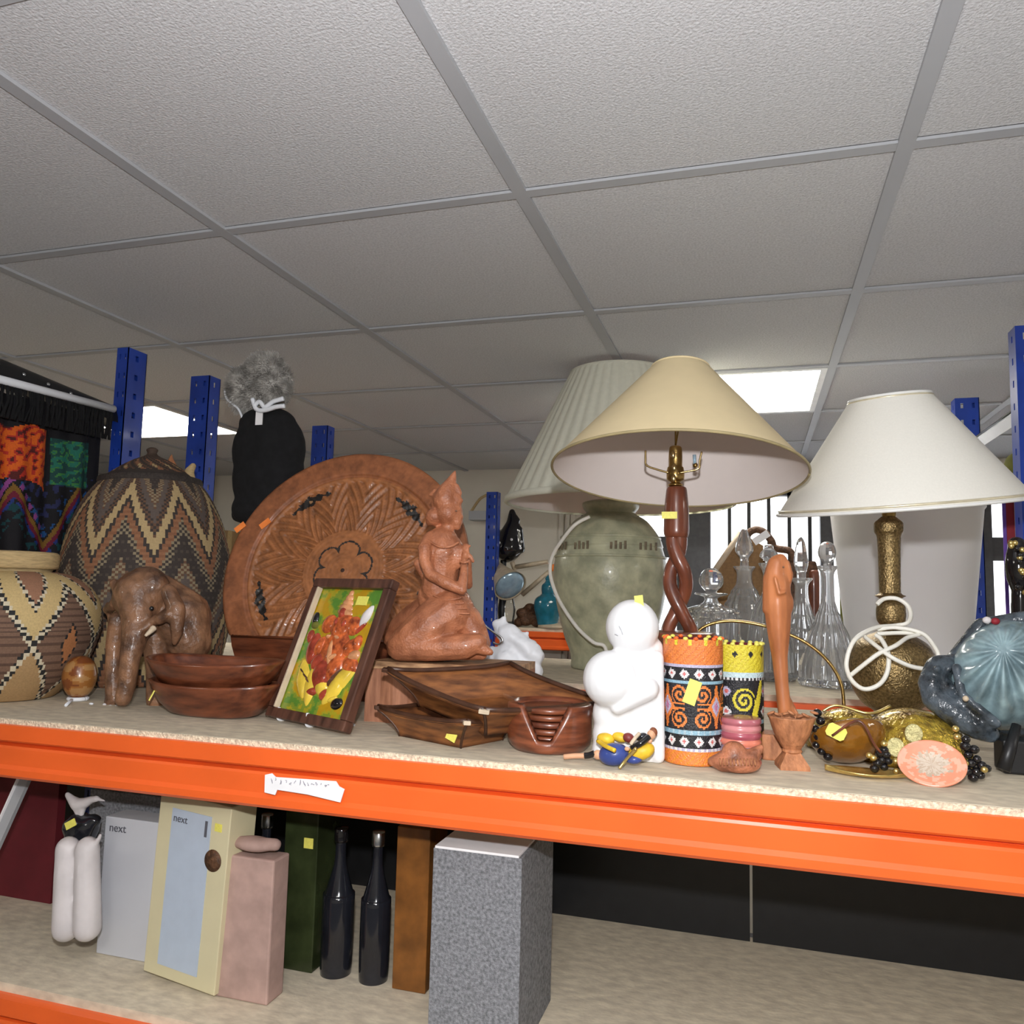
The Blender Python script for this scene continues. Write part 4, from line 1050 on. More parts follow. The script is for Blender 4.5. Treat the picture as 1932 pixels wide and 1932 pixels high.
# ---- goblet, block and tall bird carving
Yg = 1.175
ax, pr = pl(1494, 1400, Yg, [(14, 1417), (22, 1405), (34, 1385), (42, 1362), (45, 1352)])
_, ped = pl(1494, 1440, Yg, [(33, 1456), (31, 1452), (24, 1436), (20, 1425), (19, 1418)])
t = thing('wooden_goblet', 'carved wooden egg-cup goblet with ragged rim and square foot', 'goblet', (ax.x, ax.y, ZS))
top = pr[-1]; outl = smoothprof(pr, 4); inl_ = [(top[0]-.003, top[1]+.001), (top[0]-.006, top[1]-.008), (top[0]*.5, pr[1][1]), (.001, pr[0][1]+.004)]
MB().lathe(outl+inl_, 48, Matrix.Translation((ax.x, ax.y, 0)), mod=lambda th, r, z, i: r*(1+.035*math.sin(th*11)+.02*math.sin(th*23)) if abs(z-top[1]) < .003 else r).out('goblet_bowl', 'goblet_wood', t)
MB().lathe(smoothprof([(ped[-1][0]*.75, ped[-1][1]-.002), (ped[-1][0]*1.05, ped[-1][1]+.001), (ped[-1][0]*.75, ped[-1][1]+.006)], 4), 32, Matrix.Translation((ax.x, ax.y, 0))).out('collar', 'goblet_wood', t)
fb = MB(); h0 = ped[-1][1]; s0_, s1_ = ped[0][0]*.86, ped[-1][0]*.72
vs = [(-s0_, -s0_, ZS), (s0_, -s0_, ZS), (s0_, s0_, ZS), (-s0_, s0_, ZS)]+[(a*s0_, b*s0_, ZS+.005) for a, b in ((-1, -1), (1, -1), (1, 1), (-1, 1))]+[(a*s1_, b*s1_, h0) for a, b in ((-1, -1), (1, -1), (1, 1), (-1, 1))]
fb.add(vs, [(3, 2, 1, 0), (8, 9, 10, 11)]+[(o+i, o+(i+1) % 4, o+4+(i+1) % 4, o+4+i) for o in (0, 4) for i in range(4)], None, Matrix.Translation((ax.x, ax.y, 0)) @ Matrix.Rotation(.18, 4, 'Z'), flat=True).out('square_foot', 'goblet_wood', t)
rr = random.Random(4)
for k in range(7):
    x, y = 1456+k*13+rr.uniform(-3, 3), 1351+rr.uniform(-7, 2)
    MB().ball(at(x, y, Yg-.01+rr.uniform(-.01, .02)), (.006, .004, .002), 8, 5, rot=Matrix.Rotation(rr.uniform(-.6, .6), 3, 'Y')).out('rim_chip', 'goblet_wood', t)
Yk = 1.235
bd = thing('bird_carving', 'tall slim reddish wooden bird carving with bowed head behind the goblet', 'carving', (at(1470, 1420, Yk).x, Yk, ZS))
fg = Fig(Yk)
fg.chain([(1480, 1340, 13, .0), (1475, 1290, 13, 0), (1471, 1240, 15, 0), (1469, 1190, 22, 0), (1467, 1140, 27, 0), (1465, 1105, 26, 0), (1463, 1085, 22, 0), (1466, 1065, 18, 0), (1472, 1057, 13, 0)])
fg.ell(1480, 1078, 11, 12, 24, 0, -.05).chain([(1480, 1065, 11), (1488, 1085, 9), (1484, 1112, 6), (1476, 1128, 4)]).ell(1477, 1138, 20, 18, 28).cap(1447, 1090, 8, 1448, 1150, 10, -.005)
fg.chain([(1480, 1340, 12, 0), (1476, 1415, 14, 0)]).cap(1485, 1320, 8, 1500, 1352, 9, .004)
fg.chain([(1462, 1090, 3, -.0215), (1470, 1120, 3.5, -.0235), (1482, 1117, 3, -.0205)])
fo = fg.out('bird_body', 'bird_wood', bd, voxel=.0021, it=4)
MB().ball(at(1478, 1070, Yk-.0125), (.0016, .0012, .0016), 8, 6).out('eye', 'carved_brown', bd)
bb = MB(); c_ = at(1470, 1420, Yk); c_.z = 0
bb.box((c_.x-.024, Yk-.022, ZS), (c_.x+.024, Yk+.024, ZS+.036), .003).out('bird_base', 'goblet_wood', bd)

# ---- brass wire hoop in front of the decanters
Yh = 1.42
hoop = [at(x, y, Yh) for x, y in ((1302, 1330), (1300, 1250), (1308, 1205), (1330, 1182), (1370, 1172), (1420, 1176), (1470, 1190), (1520, 1212), (1560, 1245), (1585, 1285), (1592, 1330), (1590, 1368))]
hp = thing('brass_hoop', 'thin greenish brass wire hoop arching in front of the cut-glass decanters', 'hoop', (hoop[6].x, Yh, ZS))
hoop[0].z = ZS+.003; hoop[-1].z = ZS+.003
MB().tube(spline(hoop, 8), .0028, 8).out('hoop_wire', 'brass', hp)
MB().tube([hoop[0], hoop[-1]], .003, 8).out('hoop_foot', 'brass', hp)

# ---- twisted wooden lamp
Yt = 1.40
lt = thing('twisted_wood_lamp', 'lamp with open barley-twist wooden stem and cream cone shade', 'lamp', (at(1277, 1100, Yt).x, Yt, ZS))
ax, bs = pl(1290, 1250, Yt, [(70, 1360), (72, 1340), (66, 1322), (44, 1300), (36, 1260), (44, 1225), (62, 1206), (66, 1198), (60, 1192), (10, 1190)])
bs[0] = (bs[0][0], ZS+.0005)
MB().lathe(smoothprof(bs, 4), 56, Matrix.Translation((lt.location.x+.008, Yt, 0))).out('lamp_base', 'walnut', lt)
mb = MB(); k_ = 1/sc(1277, 1080, Yt)
ztop, zbot = at(1276, 1008, Yt).z, at(1276, 1200, Yt).z
for s in (0, 1):
    pts = []; rs = []
    for j in range(49):
        f = j/48; z = ztop+(zbot-ztop)*f; a = s*math.pi+f*math.pi*2.05+.2
        ro = (6+9*min(1, f*3)+max(0, f-.8)*45)*k_
        pts.append(Vector((lt.location.x+ro*math.cos(a)-.001+.006*f, Yt+ro*.6*math.sin(a), z))); rs.append((14-1.5*f)*k_)
    mb = MB().tube(pts, rs, 14); mb.out('twist_strand', 'walnut', lt)
_, up = pl(1275, 960, Yt, [(21, 1014), (24, 1006), (24, 990), (23, 960), (21, 935), (19, 922), (16, 919)])
MB().lathe(smoothprof(up, 3), 36, Matrix.Translation((lt.location.x-.001, Yt, 0))).out('stem_top', 'walnut', lt)
_, so = pl(1271, 880, Yt, [(9, 920), (14, 915), (9, 910), (16, 905), (17, 892), (15, 882), (13, 880), (13, 862), (12, 846), (9, 842)])
MB().lathe(smoothprof(so, 3), 32, Matrix.Translation((lt.location.x-.003, Yt, 0))).out('bulb_socket', 'brass', lt)
ys = Yt-.014
for pts in ([(1262, 892), (1240, 886), (1220, 878), (1218, 865), (1218, 850)], [(1282, 892), (1300, 889), (1318, 884), (1320, 870), (1324, 852)]):
    MB().tube(spline([at(x, y, ys) for x, y in pts], 5), .0018, 8).out('shade_carrier', 'brass_bright', lt)
for a, b in (((1310, 858), (1311, 876)),): MB().tube([at(*a, ys), at(*b, ys)], .003, 8).out('switch', 'bulb_blue', lt)
MB().ball(at(1312, 878, ys), .0045, 10, 8).out('switch_knob', 'brass', lt)
for (x, y) in ((1270, 858), (1272, 882), (1271, 902)): MB().ball(at(x, y, Yt-.0165), (.004, .003, .007), 10, 8).out('socket_screw', 'brass_bright', lt)
q = at(1263, 972, Yt-.024); MB().box((-.013, -.0006, -.006), (.013, .0008, .006), Mx=Matrix.Translation(q)).out('price_sticker', 'sticker', lt)
# cone shade
_, sh = pl(1272, 800, Yt, [(238, 897), (55, 691)])
r0_, r1_ = sh[0][0]*1.0, sh[1][0]; z0_, z1_ = sh[0][1], sh[1][1]
sx = lt.location.x+.002; TL = Matrix.Translation((sx, Yt, (z0_+z1_)/2)) @ Euler((-.155, .015, 0)).to_matrix().to_4x4() @ Matrix.Translation((0, 0, -(z0_+z1_)/2))
def sprof(r0, z0, r1, z1, n=10): return [(r0+(r1-r0)*(i/n), z0+(z1-z0)*(i/n)) for i in range(n+1)]
shd = MB().lathe(sprof(r0_, z0_, r1_, z1_), 96, TL, close=False).out('lamp_shade', 'cream_shade', lt)
MB().lathe(sprof(r0_-.0022, z0_+.0005, r1_-.0022, z1_-.001), 96, TL, close=False).out('shade_lining', 'shade_lining', shd)
MB().tube([TL @ Vector((r0_*math.cos(a), r0_*math.sin(a), z0_)) for a in [k*math.pi/40 for k in range(81)]], .0024, 6).out('shade_rim', 'shade_trim', shd)
MB().tube([TL @ Vector((r1_*math.cos(a), r1_*math.sin(a), z1_)) for a in [k*math.pi/24 for k in range(49)]], .002, 6).out('shade_rim', 'cream_shade', shd)
for k in range(3):
    a = k*2.094; MB().tube([TL @ Vector((r1_*math.cos(a), r1_*math.sin(a), z1_-.01)), TL @ Vector((.012*math.cos(a), .012*math.sin(a), z1_-.03)), Vector((lt.location.x-.003, Yt, so[-1][1]))], .0016, 6).out('shade_spider', 'brass', lt)

# ---- brass lamp with white coolie shade
Yb = 1.55
lb_ = thing('brass_lamp', 'etched brass vase lamp with white coolie shade and white flex', 'lamp', (at(1683, 1250, Yb).x, Yb, ZS))
_, bp = pl(1683, 1200, Yb, [(48, 1385), (52, 1378), (46, 1362), (36, 1345), (60, 1328), (78, 1300), (86, 1268), (84, 1240), (72, 1216), (46, 1200), (26, 1192), (17, 1186), (15, 1182)])
bp[0] = (bp[0][0], ZS+.0005); bp[1] = (bp[1][0], ZS+.008)
MB().lathe(smoothprof(bp, 5), 64, Matrix.Translation((lb_.location.x, Yb, 0))).out('vase_body', 'brass_etched', lb_)
X1 = at(1681, 1150, Yb).x
_, bq = pl(1681, 1150, Yb, [(15, 1188), (20, 1181), (27, 1172), (29, 1158), (27, 1142), (20, 1133), (17, 1129)])
MB().lathe(smoothprof(bq, 4), 40, Matrix.Translation((X1, Yb, 0))).out('neck_ball', 'brass_etched', lb_)
_, bn = pl(1678, 1060, Yb, [(17, 1132), (26, 1126), (30, 1124), (22, 1120), (21, 1108), (22, 1040), (24, 1012), (28, 1004), (29, 994), (27, 986), (20, 980), (14, 975)])
MB().lathe(smoothprof(bn, 4), 40, Matrix.Translation((at(1678, 1060, Yb).x, Yb, 0))).out('neck_tube', 'brass_etched', lb_)
X2 = at(1687, 860, Yb).x
_, bsx = pl(1680, 900, Yb, [(12, 985), (14, 970), (12, 920), (10, 860)])
MB().lathe(bsx, 24, Matrix.Translation((at(1678, 1000, Yb).x, Yb, 0))).out('bulb_socket', 'brass', lb_)
_, sh = pl(1687, 860, Yb, [(243, 955), (78, 752)])
r0_, z0_, r1_, z1_ = sh[0][0], sh[0][1], sh[1][0], sh[1][1]
TL = Matrix.Translation((X2, Yb, (z0_+z1_)/2)) @ Euler((.125, -.075, 0)).to_matrix().to_4x4() @ Matrix.Translation((0, 0, -(z0_+z1_)/2))
shd = MB().lathe(sprof(r0_, z0_, r1_, z1_), 96, TL, close=False).out('lamp_shade', 'white_shade', lb_)
MB().lathe(sprof(r0_-.0022, z0_+.0005, r1_-.0022, z1_-.001), 96, TL, close=False).out('shade_lining', 'shade_lining', shd)
for r_, z_, m in ((r0_, z0_, 'white_paint'), (r0_-.003, z0_+.0065, 'gold_trim'), (r1_, z1_, 'white_paint'), (r1_+.002, z1_-.004, 'gold_trim')):
    MB().tube([TL @ Vector((r_*math.cos(a), r_*math.sin(a), z_)) for a in [k*math.pi/40 for k in range(81)]], .0030 if m == 'white_paint' else .0022, 6).out('shade_rim', m, shd)
for k in range(3):
    a = k*2.094; MB().tube([TL @ Vector((r1_*math.cos(a), r1_*math.sin(a), z1_-.008)), Vector((at(1678, 1000, Yb).x, Yb, bsx[-1][1]))], .0016, 6).out('shade_spider', 'brass', lb_)
yc = Yb-.105
flex = [(1655, 1140, .05), (1668, 1130, .06), (1690, 1129, .06), (1710, 1140, .055), (1718, 1158, .06), (1712, 1175, .07), (1690, 1180, .07), (1650, 1185, .04), (1612, 1208, .0), (1597, 1250, -.01), (1606, 1282, -.01), (1630, 1300, -.01), (1658, 1292, -.01), (1674, 1268, -.012), (1676, 1235, -.005), (1664, 1208, .02), (1652, 1198, .03)]
MB().tube(spline([at(x, y, yc+d) for x, y, d in flex], 7), .0037, 8).out('flex', 'cord_white', lb_)
for pts in ([(1600, 1278, -.004), (1635, 1250, -.016), (1660, 1232, -.016), (1690, 1218, .0), (1712, 1203, .03), (1735, 1196, .05), (1700, 1194, .05), (1655, 1196, .04)],
            [(1632, 1202, .03), (1655, 1220, .0), (1682, 1240, -.022), (1715, 1256, -.014), (1742, 1262, .0)],
            [(1655, 1188, .05), (1690, 1184, .05), (1740, 1195, .045), (1764, 1222, .05), (1772, 1242, .05)]):
    MB().tube(spline([at(x, y, yc+d) for x, y, d in pts], 7), .0036, 8).out('flex', 'cord_white', lb_)

# ---- amber glass, beads, coral oval, brass dish
def shell(name, m, c, nrm, r, dep, par, sq=1.0, cuts=0, th=.003, spin=0):
    q = Vector(nrm).normalized().to_track_quat('Z', 'Y').to_matrix().to_4x4(); Mx = Matrix.Translation(c) @ q @ Matrix.Rotation(spin, 4, 'Z') @ Matrix.Diagonal((1, sq, 1, 1))
    pr = [(r*math.sin(a), -dep*math.cos(a)) for a in [i*math.pi/2/12 for i in range(13)]]; pr[0] = (1e-4, -dep)
    pr2 = [(max(1e-4, x-th), z+th*.8) for x, z in reversed(pr)]
    return MB().lathe(pr+pr2, 64, Mx, mod=(lambda t_, rr, z, i: rr*(1+.028*math.cos(t_*cuts)*math.cos(i*1.57))) if cuts else None, close=False).out(name, m, par)
a1 = thing('amber_bowl', 'brown amber glass bowl with yellow sticker tipped on its side by the goblet', 'bowl', on(1600, 1440))
c_ = at(1598, 1384, 1.225)
shell('bowl_shell', 'amber_deep', c_, (-.25, .55, .9), .052, .038, a1, sq=.9, cuts=0)
q = at(1578, 1381, 1.165); sticker(a1, q, TOCAM(q)+Vector((-.3, 0, .3)), .026, .018, -.35)
a2 = thing('amber_bowl', 'golden amber cut-glass bowl upside down behind the coral oval', 'bowl', on(1720, 1420))
c_ = at(1722, 1408, 1.30); c_.z = ZS+.002
shell('bowl_shell', 'amber', c_, (0, .02, -1), .078, .072, a2, cuts=26)
a3 = thing('amber_bowl', 'shallow golden amber glass dish standing between the brown bowl and the brass lamp', 'bowl', on(1590, 1395))
c_ = at(1600, 1372, 1.36); c_.z = ZS+.003
shell('bowl_shell', 'amber', c_, (0, 0, -1), .062, .058, a3, cuts=20)
nk_ = thing('bead_necklace', 'necklace of glossy black beads with gold discs around the coral oval', 'necklace', on(1700, 1440))
rr = random.Random(9)
bp_ = [(1672, 1424), (1664, 1434), (1668, 1447), (1656, 1440), (1676, 1436), (1650, 1450), (1821, 1408), (1826, 1424), (1838, 1414), (1832, 1440), (1843, 1432), (1826, 1455), (1842, 1456), (1852, 1444), (1836, 1467), (1850, 1463), (1822, 1395), (1862, 1450), (1668, 1415), (1660, 1420), (1542, 1345), (1548, 1360), (1538, 1375), (1544, 1390), (1540, 1405), (1550, 1418), (1562, 1428)]
for k, (x, y) in enumerate(bp_):
    yy = 1.165 if x > 1600 else 1.20
    p_ = at(x, y, yy); g_ = on(x, y)
    if p_.z < ZS+.0065: p_ = on(x, y, ZS+.0067)
    r_ = rr.uniform(.0052, .0068); MB().ball(p_, (r_, r_, r_*.9), 14, 10).out('bead', 'black_gloss', nk_)
for x, y in ((1690, 1436), (1691, 1455), (1803, 1375), (1806, 1390), (1821, 1440), (1640, 1425), (1648, 1430), (1857, 1452), (1668, 1403)):
    p_ = at(x, y, 1.158); p_.z = max(p_.z, ZS+.005); MB().ball(p_, (.0045, .004, .004), 10, 8).out('gold_bead', 'gold', nk_)
for x, y, r_, yy in ((1724, 1384, 15, 1.195), (1690, 1410, 15, 1.17)):
    p_ = at(x, y, yy); k_ = 1/sc(x, y, yy); q = TOCAM(p_).to_track_quat('Z', 'Y').to_matrix().to_4x4()
    MB().lathe([(.0005, -.001), (r_*k_, -.001), (r_*k_*1.03, 0), (r_*k_, .001), (r_*k_*.85, .0008), (.0005, .0012)], 28, Matrix.Translation(p_) @ q @ Matrix.Diagonal((1, 1.15 if r_ else 1, 1, 1))).out('gold_disc', 'coin', nk_)
MB().tube(spline([at(1570, 1388, 1.16), at(1620, 1360, 1.15), at(1650, 1405, 1.15), at(1662, 1420, 1.16)], 6), .0018, 6).out('necklace_cord', 'walnut', nk_)
MB().tube(spline([at(x, y, 1.185+d) for x, y, d in ((1552, 1342, .03), (1580, 1331, .03), (1640, 1346, .02), (1680, 1332, .04))], 6), .002, 6).out('gold_chain', 'gold', nk_)
co = on(1757, 1480); cv = thing('coral_oval', 'oval coral-pink stone dish with pale centre leaning at the front of the shelf', 'dish', co)
cc_ = at(1758, 1441, 1.150); nn = (TOCAM(cc_)+Vector((0, 0, .55))).normalized(); q = nn.to_track_quat('Z', 'Y').to_matrix().to_4x4()
k_ = 1/sc(1758, 1441, 1.15)
def covcol(th, i, z):
    n_ = NZ(math.cos(th)*i*8, math.sin(th)*i*8, .05)
    if i > 9 and i+n_*4 > 12: return (.62, .52, .42) if n_ < .15 else (.52, .40, .30)
    return (.88, .30, .18) if n_ > -.2 else (.92, .42, .30)
rx = 59*k_
pr = [(1e-4, -.012), (.5*rx, -.011), (.85*rx, -.006), (.97*rx, -.001), (rx, .0015), (.98*rx, .003), (.93*rx, .0028)]+[(rx*(.9-.9*j/14)+1e-4, .0026-.004*math.sin(j/14*1.57)) for j in range(1, 15)]
MB().lathe(pr, 64, Matrix.Translation(cc_) @ q @ Matrix.Diagonal((1, .80, 1, 1)), covcol).out('stone_dish', 'attr_gloss', cv, colors=True)
bd_ = thing('brass_leaf_dish', 'low golden leaf-shaped dish flat at the shelf front below the amber bowl', 'dish', on(1640, 1468))
def leafp(u, v):
    c0_ = on(1640, 1470); L = .052; W_ = .022; x = (u*2-1); w_ = W_*(1-abs(x)**2.2)*(1 if x > -.6 else max(0, (x+1)/.4)**.7*1.0)
    yv = (v*2-1); return Vector((c0_.x+x*L, c0_.y+.012+yv*w_, ZS+.0015+.009*(yv*yv*.7+x*x*.5)))
o = MB().grid(leafp, 28, 12).out('leaf_dish', 'gold', bd_); md = o.modifiers.new('t', 'SOLIDIFY'); md.thickness = .0014

# ---- blue-grey shell carving on a black stand
Yf = 1.33
sf = thing('shell_carving', 'large glossy blue-grey carved shell piece with ribbed fans at the right edge', 'carving', (at(1840, 1380, Yf).x, Yf, ZS))
fc_ = (1893, 1225)
def fanp(u, v):
    """dome with radiating ribs"""
    a = u*2*math.pi; r = v
    x = 1905+math.cos(a)*r*(118 if math.cos(a) < 0 else 110); y = 1288-math.sin(a)*r*(118 if math.sin(a) > 0 else 92)
    dome = math.sqrt(max(0, 1-r*r)); a2_ = math.atan2(y-fc_[1], x-fc_[0]); rr_ = math.hypot(x-fc_[0], y-fc_[1])
    rib = (.0085*math.sin(a2_*13))*min(1, rr_/60)*(1-r**6)
    return at(x, y, Yf-.085*dome-rib+.0)
mb = MB(); mb.grid(fanp, 220, 46, wrap=True)
mb.out('ribbed_shell', 'shell_teal' if 'shell_teal' in MATS else mat('shell_teal', (.30, .42, .45), .2, ns=24, na=.25, wood=(.15, .22, .25), coat=.4, bump=.15, bs=60).name, sf)
fg = Fig(Yf)
fg.ell(1905, 1288, 116, 44, 104, .012)
fg.chain([(1802, 1255, 20, -.01), (1772, 1262, 26, -.02), (1755, 1290, 22, -.03), (1762, 1318, 22, -.04), (1800, 1345, 26, -.05), (1840, 1370, 24, -.055), (1868, 1385, 16, -.055)])
fg.ell(1850, 1374, 30, 18, 22, -.055, .35).cap(1780, 1300, 24, 1830, 1345, 26, -.03).cap(1800, 1250, 18, 1852, 1180, 15, .0).cap(1852, 1180, 14, 1932, 1168, 16, .005)
fg.chain([(1805, 1260, 9, -.045), (1815, 1310, 8, -.06), (1850, 1340, 9, -.07), (1880, 1365, 9, -.07)])
for x, y in ((1768, 1262), (1760, 1285), (1757, 1300), (1775, 1322)): fg.ell(x, y, 7, 7, 7, -.045)
fg.out('dark_rim', 'dark_stone', sf, voxel=.0032, it=2)
for x, y, r_ in ((1862, 1170, 8), (1878, 1172, 5)): MB().ball(at(x, y, Yf-.03), (.006, .005, .005), 10, 8).out('shell_bead', 'bird_white' if r_ > 6 else 'red_cloth', sf)
MB().ball(at(1822, 1318, Yf-.085), .004, 10, 8).out('shell_bead', 'cream_edge', sf)
sd = thing('black_stand', 'black wooden easel stand under the blue-grey shell carving', 'stand', on(1900, 1466))
f1 = on(1893, 1464); 
MB().tube([f1+Vector((0, 0, .008)), at(1905, 1415, f1.y+.005), at(1918, 1368, f1.y+.02)], [.009, .008, .006], 8).out('stand_leg', 'black_metal', sd)
MB().box((f1.x+.004, f1.y+.012, ZS+.0005), (f1.x+.12, f1.y+.06, ZS+.045), .003).out('stand_block', 'black_metal', sd)
fg = Fig(1.44); fg.ell(1925, 1070, 26, 22, 56).ell(1918, 1030, 16, 18, 18).cap(1925, 1120, 16, 1928, 1370, 16).ell(1928, 1378, 40, 30, 14)
oc = thing('dark_ornament', 'knobbly black and gold ornament at the right edge above the shell carving', 'ornament', (at(1928, 1375, 1.44).x, 1.44, ZS))
fo = fg.out('ornament_body', 'black_gloss', oc, voxel=.004, it=2)
dz = min(v.co.z for v in fo.data.vertices)
for v in fo.data.vertices:
    if v.co.z < .0: v.co.z = 0
rr = random.Random(2)
for k in range(16): MB().ball(at(rr.uniform(1906, 1945), rr.uniform(1022, 1118), 1.44-.022), (.0045, .004, .0045), 8, 6).out('gold_dot', 'gold' if k % 3 else 'black_gloss', oc)
YH = 2.06; Z2 = 1.41
hs_ = thing('hat_bust', 'pale grey display bust at the right edge wearing the olive hat', 'bust', (at(1940, 1000, YH).x, YH, Z2))
_, hp_ = pl(1940, 1050, YH, [(45, 1275), (44, 1262), (16, 1235), (14, 1120), (20, 1060), (34, 1010), (38, 960), (30, 905), (12, 880)])
hp_[0] = (hp_[0][0], Z2+.0005)
MB().lathe(smoothprof(hp_, 4), 32, Matrix.Translation((hs_.location.x, YH, 0))).out('bust_form', 'grid_bar', hs_)
ht_ = thing('felt_hat', 'olive green felt hat at the right edge behind the white lampshade', 'hat', at(1940, 930, YH))
_, hh_ = pl(1940, 890, YH, [(60, 932), (62, 925), (46, 915), (44, 885), (36, 862), (18, 852), (.1, 850)])
MB().lathe(smoothprof(hh_, 4), 40, Matrix.Translation((hs_.location.x, YH, 0))).out('hat_crown', 'olive', ht_)
zr = hh_[0][1]
for x, m, w_, y1, lb in ((1893, 'purple', 3, 1175, 'narrow purple ribbon hanging at the right edge before the window'), (1904, 'red_cloth', 7, 1075, 'dark red ribbon hanging at the right edge before the window')):
    yy_ = YH-.055; a = at(x, 930, yy_); b = at(x-1, y1, yy_); w_ = w_/sc(x, 1000, yy_)
    o = MB().box((a.x-w_, yy_-.0015, b.z), (a.x+w_, yy_+.0015, zr+.002)).out('ribbon', m, loc=(a.x, yy_, b.z)); tag(o, lb, 'ribbon')
# ================================================================ SECOND AND THIRD RACKS
# ---- green urn lamp with pleated shade
Yu = 2.36
ut = thing('urn_lamp', 'large green-grey pottery urn lamp with pleated cream shade', 'lamp', (at(1150, 1150, Yu).x, Yu, Z2))
UX = Matrix.Translation((ut.location.x, Yu, 0))
_, ub = pl(1150, 1120, Yu, [(66, 1268), (72, 1258), (73, 1235), (86, 1200), (101, 1140), (107, 1090), (105, 1060), (98, 1034), (99, 1031), (91, 1012), (70, 985), (50, 972), (46, 968), (52, 960), (53, 950), (40, 946)])
ub[0] = (ub[0][0], Z2+.0005)
MB().lathe(smoothprof(ub, 5), 72, UX).out('urn_body', 'urn_glaze', ut)
for y in (1016, 1052):
    r_, z_ = min(ub, key=lambda q: abs(q[1]-at(1150, y, Yu).z)); z_ = at(1150, y, Yu).z
    r_ = rad(93 if y == 1016 else 104, 1150, y, Yu)
    MB().tube([UX @ Vector((r_*math.cos(a), r_*math.sin(a), z_)) for a in [k*math.pi/36 for k in range(73)]], .004, 6).out('urn_ridge', 'urn_glaze', ut)
mat('urn_mark', (.17, .13, .075), .6, ns=80, na=.3)
for px in (1072, 1117, 1183, 1232):
    k0 = MB(); r_ = rad(100, 1150, 1034, Yu)
    for j in range(4):
        xx = px-13+j*8; xw = at(xx, 1034, Yu).x-ut.location.x
        if abs(xw) > r_*.95: continue
        yy_ = -math.sqrt(r_*r_-xw*xw); zz = at(xx, 1034, Yu).z
        k0.box((ut.location.x+xw-.003, Yu+yy_-.004, zz-.011), (ut.location.x+xw+.003, Yu+yy_+.004, zz+.008+.004*(j % 2)))
    if k0.v: o = k0.out('stamped_mark', 'urn_mark', ut); o['kind'] = 'stuff'
z0_, z1_ = at(1175, 950, Yu).z, at(1150, 708, Yu).z
r0_, r1_ = rad(212, 1168, 950, Yu), rad(92, 1160, 712, Yu)
UT = Matrix.Translation((ut.location.x+.022, Yu, 0))
shd = MB().lathe(sprof(r0_, z0_, r1_, z1_, 12), 240, UT, mod=lambda th, r, z, i: r*(1+.022*abs(math.sin(th*22))), close=False).out('lamp_shade', 'pleat_shade', ut)
MB().lathe(sprof(r0_-.004, z0_+.001, r1_-.004, z1_-.001, 3), 96, UT, close=False).out('shade_lining', 'shade_lining', shd)
MB().lathe([(r0_-.001, z0_-.006), (r0_+.008, z0_-.004), (r0_+.007, z0_+.012), (r0_+.002, z0_+.014)], 120, UT, close=False).out('shade_hem', 'pleat_shade', shd)
MB().lathe([(r1_+.004, z1_-.008), (r1_+.005, z1_+.002), (r1_-.002, z1_+.003)], 96, UT, close=False).out('shade_hem', 'pleat_shade', shd)
MB().tube([Vector((ut.location.x, Yu, ub[-1][1]-.01)), Vector((ut.location.x, Yu, z0_+.2))], .012, 12).out('bulb_socket', 'brass', ut)
for k in range(3):
    a = k*2.094; MB().tube([UT @ Vector((r1_*math.cos(a), r1_*math.sin(a), z1_-.008)), Vector((ut.location.x, Yu, z0_+.2))], .002, 6).out('shade_spider', 'brass', ut)
fx = [(1112, 975, -.10), (1085, 990, -.12), (1060, 1020, -.1), (1042, 1050, -.08), (1038, 1080, -.08), (1046, 1112, -.1), (1062, 1145, -.12), (1090, 1185, -.15), (1120, 1212, -.17), (1142, 1222, -.17), (1150, 1245, -.20)]
pts = [at(x, y, Yu+d-.06) for x, y, d in fx]; pts[-1].z = Z2+.006
MB().tube(spline(pts, 6), .0052, 8).out('flex', 'cord_white', ut)

# ---- black sack and fur hat on a stand, behind the tray
Ys = 1.60
bs = thing('black_sack', 'tall black velvet cover standing behind the round tray', 'cover', (at(507, 960, Ys).x, Ys, ZS))
fg = Fig(Ys)
fg.ell(507, 850, 75, 48, 78).ell(506, 900, 73, 48, 90).ell(500, 960, 68, 46, 40).cap(470, 955, 28, 450, 972, 14).ell(505, 800, 58, 40, 32)
fg.out('velvet_cover', 'black_cloth', bs, voxel=.005, it=5)
q = at(500, 1000, Ys); MB().tube([Vector((q.x, Ys, ZS+.012)), Vector((q.x, Ys, q.z))], .02, 12).out('stand_pole', 'black_metal', bs)
MB().lathe([(.001, ZS+.0005), (.075, ZS+.0005), (.075, ZS+.01), (.02, ZS+.016)], 32, Matrix.Translation((q.x, Ys, 0))).out('stand_base', 'black_metal', bs)
q = at(489, 787, Ys-.055); MB().box((q.x-.009, q.y-.001, q.z-.018), (q.x+.009, q.y+.001, q.z+.014)).out('paper_tag', 'paper', bs)
fh = thing('fur_hat', 'fluffy grey fur pompom hat on top of the black velvet cover', 'hat', (at(490, 760, Ys).x, Ys, at(490, 790, Ys).z))
fg = Fig(Ys); fg.ell(470, 735, 38, 38, 42).ell(503, 705, 36, 36, 36).ell(515, 730, 30, 32, 30).ell(490, 750, 36, 34, 30).cap(450, 735, 20, 458, 765, 14).cap(525, 705, 16, 545, 712, 6)
fo = fg.out('fur_core', 'fur', fh, voxel=.005, it=4)
rr = random.Random(21); hb = MB()
me = fo.data; vs_ = [(v.co.copy(), v.normal.copy()) for v in me.vertices]
for _ in range(9000):
    c_, n_ = rr.choice(vs_); d_ = (n_+Vector((rr.uniform(-.7, .7), rr.uniform(-.7, .7), rr.uniform(-.8, .4)))).normalized(); L_ = rr.uniform(.008, .019)
    s_ = d_.orthogonal().normalized()*.0009
    hb.add([c_-s_, c_+s_, c_+d_*L_], [(0, 1, 2)])
